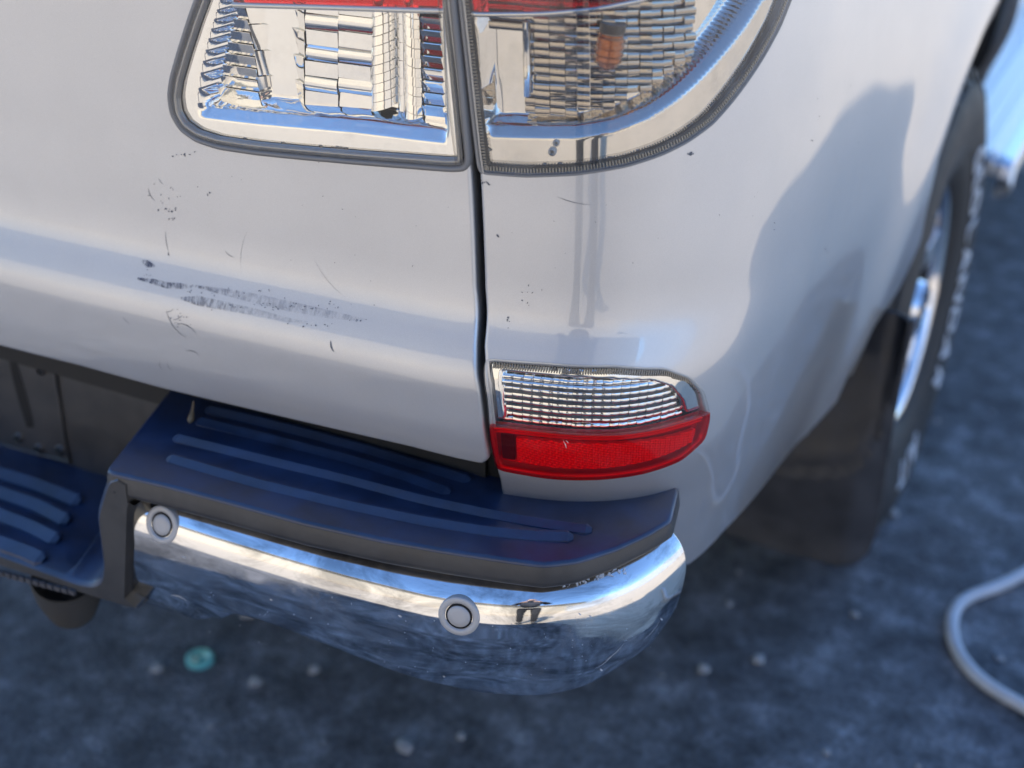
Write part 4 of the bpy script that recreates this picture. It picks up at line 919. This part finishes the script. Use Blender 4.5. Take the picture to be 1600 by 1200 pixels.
# =================================================================== WHAT THE PAINT AND CHROME REFLECT: HOUSE, FENCE, PHOTOGRAPHER
HY, HH = -6.6, 3.3
H = empty('house', 'single storey cream rendered house across the yard behind the camera', 'house', (0, HY, 0))
def hm(m, name, mat, parent=None, **k):
    o = m.obj(name, mat, parent or H, **k); o.matrix_parent_inverse = Matrix.Translation((0, -HY, 0)) if (parent or H) is H else Matrix(); return o
m_ = MB(); m_.box((-11, HY-8, 0), (12, HY, HH)); hm(m_, 'wall', WALLM)
m_ = MB(); m_.prism([(-11.6, HY+.6, HH), (-11.6, HY-8.6, HH), (-11.6, HY-4, HH+2.2)], (24.2, 0, 0)); hm(m_, 'roof', ROOFM)
for x0, z0, w_, h_ in ((-8, 1., 1.6, 1.2), (7.5, 1., 1.6, 1.2)):
    m_ = MB()
    for a, b in (((x0-.07, z0-.07), (x0+w_+.07, z0)), ((x0-.07, z0+h_), (x0+w_+.07, z0+h_+.07)), ((x0-.07, z0), (x0, z0+h_)), ((x0+w_, z0), (x0+w_+.07, z0+h_)), ((x0+w_/2-.03, z0), (x0+w_/2+.03, z0+h_))):
        m_.box((a[0], HY+.002, a[1]), (b[0], HY+.06, b[1]))
    f_ = hm(m_, 'window', simple('white_frame', (.75, .74, .72), .5))
    m_ = MB(); m_.box((x0, HY+.003, z0), (x0+w_, HY+.02, z0+h_)); hm(m_, 'pane', GLASSD, f_)
F_ = empty('fence', 'unseen board fence added at the right, grey-blue for its reflection', 'fence', (7, 0, 0))  # added out of view to give the side panel a bluish reflection
bm_ = bpy.data.meshes.new('fence_board'); q = MB(); q.box((-.012, 0, .05), (.012, .142, 1.75)); bm_.from_pydata(q.V, [], q.F); bm_.materials.append(FENCEM)
for k in range(110):
    o = bpy.data.objects.new('fence_board', bm_); o.location = (0, -6+k*.15, random.uniform(-.01, .01)); link(o, F_)
m_ = MB(); m_.box((.013, -6, .4), (.06, 10.5, .48)); m_.box((.013, -6, 1.4), (.06, 10.5, 1.48)); m_.obj('fence_rail', FENCEM, F_)['kind'] = 'stuff'
# the photographer, standing in the yard and mirrored in the chrome
def skinned(name, J, E, mat, parent, root=0, sub=2):
    me = bpy.data.meshes.new(name); me.from_pydata([j[:3] for j in J], E, []); me.materials.append(mat)
    o = bpy.data.objects.new(name, me); link(o, parent); md = o.modifiers.new('skin', 'SKIN'); md.use_smooth_shade = True
    for i, v in enumerate(me.skin_vertices[0].data): v.radius = (J[i][3], J[i][4] if len(J[i]) > 4 else J[i][3])
    me.skin_vertices[0].data[root].use_root = True
    s_ = o.modifiers.new('sub', 'SUBSURF'); s_.levels = s_.render_levels = sub; return o
PE = empty('person', 'person in a dark jacket and trousers holding up a phone behind the camera', 'person', (1.42, -1.24, 0))
PE.rotation_euler = (0, 0, .459)
CLOTH = simple('dark_jacket', (.03, .035, .05), .8); JEAN = simple('dark_trousers', (.035, .035, .04), .85); SKIN = simple('skin', (.55, .34, .25), .5); HAIR = simple('dark_hair', (.03, .02, .015), .6)
J = [(0, 0, .98, .15, .11), (0, 0, 1.20, .155, .11), (0, .01, 1.38, .16, .10), (0, .01, 1.47, .07, .07), (0, .02, 1.54, .055, .055)]
J += [(-.19, .0, 1.40, .065), (-.24, .10, 1.16, .050), (-.13, .33, 1.24, .038), (.19, .0, 1.40, .065), (.24, .10, 1.16, .050), (.13, .33, 1.24, .038)]
skinned('jacket', J, [(0, 1), (1, 2), (2, 3), (3, 4), (2, 5), (5, 6), (6, 7), (2, 8), (8, 9), (9, 10)], CLOTH, PE)
J = [(0, 0, .98, .15, .115), (-.10, 0, .88, .095), (-.11, .02, .50, .065), (-.11, 0, .10, .048), (.10, 0, .88, .095), (.11, .02, .50, .065), (.11, 0, .10, .048)]
skinned('trousers', J, [(0, 1), (1, 2), (2, 3), (0, 4), (4, 5), (5, 6)], JEAN, PE)
for sx in (-1, 1):
    skinned('shoe', [(sx*.11, -.05, .05, .045, .045), (sx*.115, .06, .045, .048, .04), (sx*.12, .17, .035, .04, .03)], [(0, 1), (1, 2)], simple('shoe', (.08, .08, .08), .7), PE)
    hx = sx*.075
    J = [(sx*.125, .335, 1.243, .030, .022), (sx*.095, .37, 1.25, .036, .018), (sx*.085, .395, 1.26, .034, .015)]; E = [(0, 1), (1, 2)]
    for f in range(4):
        b = len(J); zz = 1.235+f*.019; J += [(sx*.075, .405, zz, .009), (sx*.052, .418, zz+.001, .0085), (sx*(.036-.003*(f % 2)), .412, zz+.001, .0075)]; E += [(2, b), (b, b+1), (b+1, b+2)]
    b = len(J); J += [(sx*.070, .375, 1.285, .011), (sx*.048, .380, 1.298, .010), (sx*.030, .383, 1.300, .008)]; E += [(1, b), (b, b+1), (b+1, b+2)]
    skinned('hand', J, E, SKIN, PE)
hd = skinned('head', [(0, .02, 1.53, .05, .05), (0, .045, 1.60, .066, .07), (0, .045, 1.67, .075, .088), (0, .035, 1.73, .062, .075)], [(0, 1), (1, 2), (2, 3)], SKIN, PE)
skinned('hair', [(0, .005, 1.66, .078, .080), (0, .015, 1.73, .078, .088), (0, .02, 1.76, .055, .06)], [(0, 1), (1, 2)], HAIR, hd)
m_ = MB(); m_.tube([(0, .118, 1.665), (0, .138, 1.640), (0, .125, 1.632)], [.006, .012, .008], 10); m_.obj('nose', SKIN, hd, True)
for sx in (-1, 1):
    m_ = MB(); m_.tube([(sx*.03, .108, 1.668), (sx*.03, .122, 1.668), (sx*.03, .126, 1.668)], [.010, .008, .003], 12); m_.obj('eye', DARK, hd, True)
    m_ = MB(); m_.tube([(sx*.070, .03, 1.63), (sx*.082, .025, 1.655), (sx*.078, .025, 1.685)], [.008, .012, .010], 10); m_.obj('ear', SKIN, hd, True)
m_ = MB(); m_.tube([(-.022, .118, 1.612), (0, .124, 1.610), (.022, .118, 1.612)], [.002, .006, .002], 8); m_.obj('mouth', simple('lip', (.42, .18, .15), .5), hd, True)
ph = MB(); ph.box((-.038, .392, 1.21), (.038, .400, 1.36)); pho = ph.obj('phone', simple('phone_black', (.01, .01, .012), .15), None, bevel=.002)
pho.matrix_world = Matrix.Translation(PE.location) @ Matrix.Rotation(.459, 4, 'Z'); tag(pho, 'black phone held up in both hands by the photographer', 'phone')
# make every skinned modifier real so that the parts are plain meshes
dg = bpy.context.evaluated_depsgraph_get()
for o in list(SC.objects):
    if any(md.type == 'SKIN' for md in o.modifiers):
        me = bpy.data.meshes.new_from_object(o.evaluated_get(dg)); o.modifiers.clear(); o.data = me
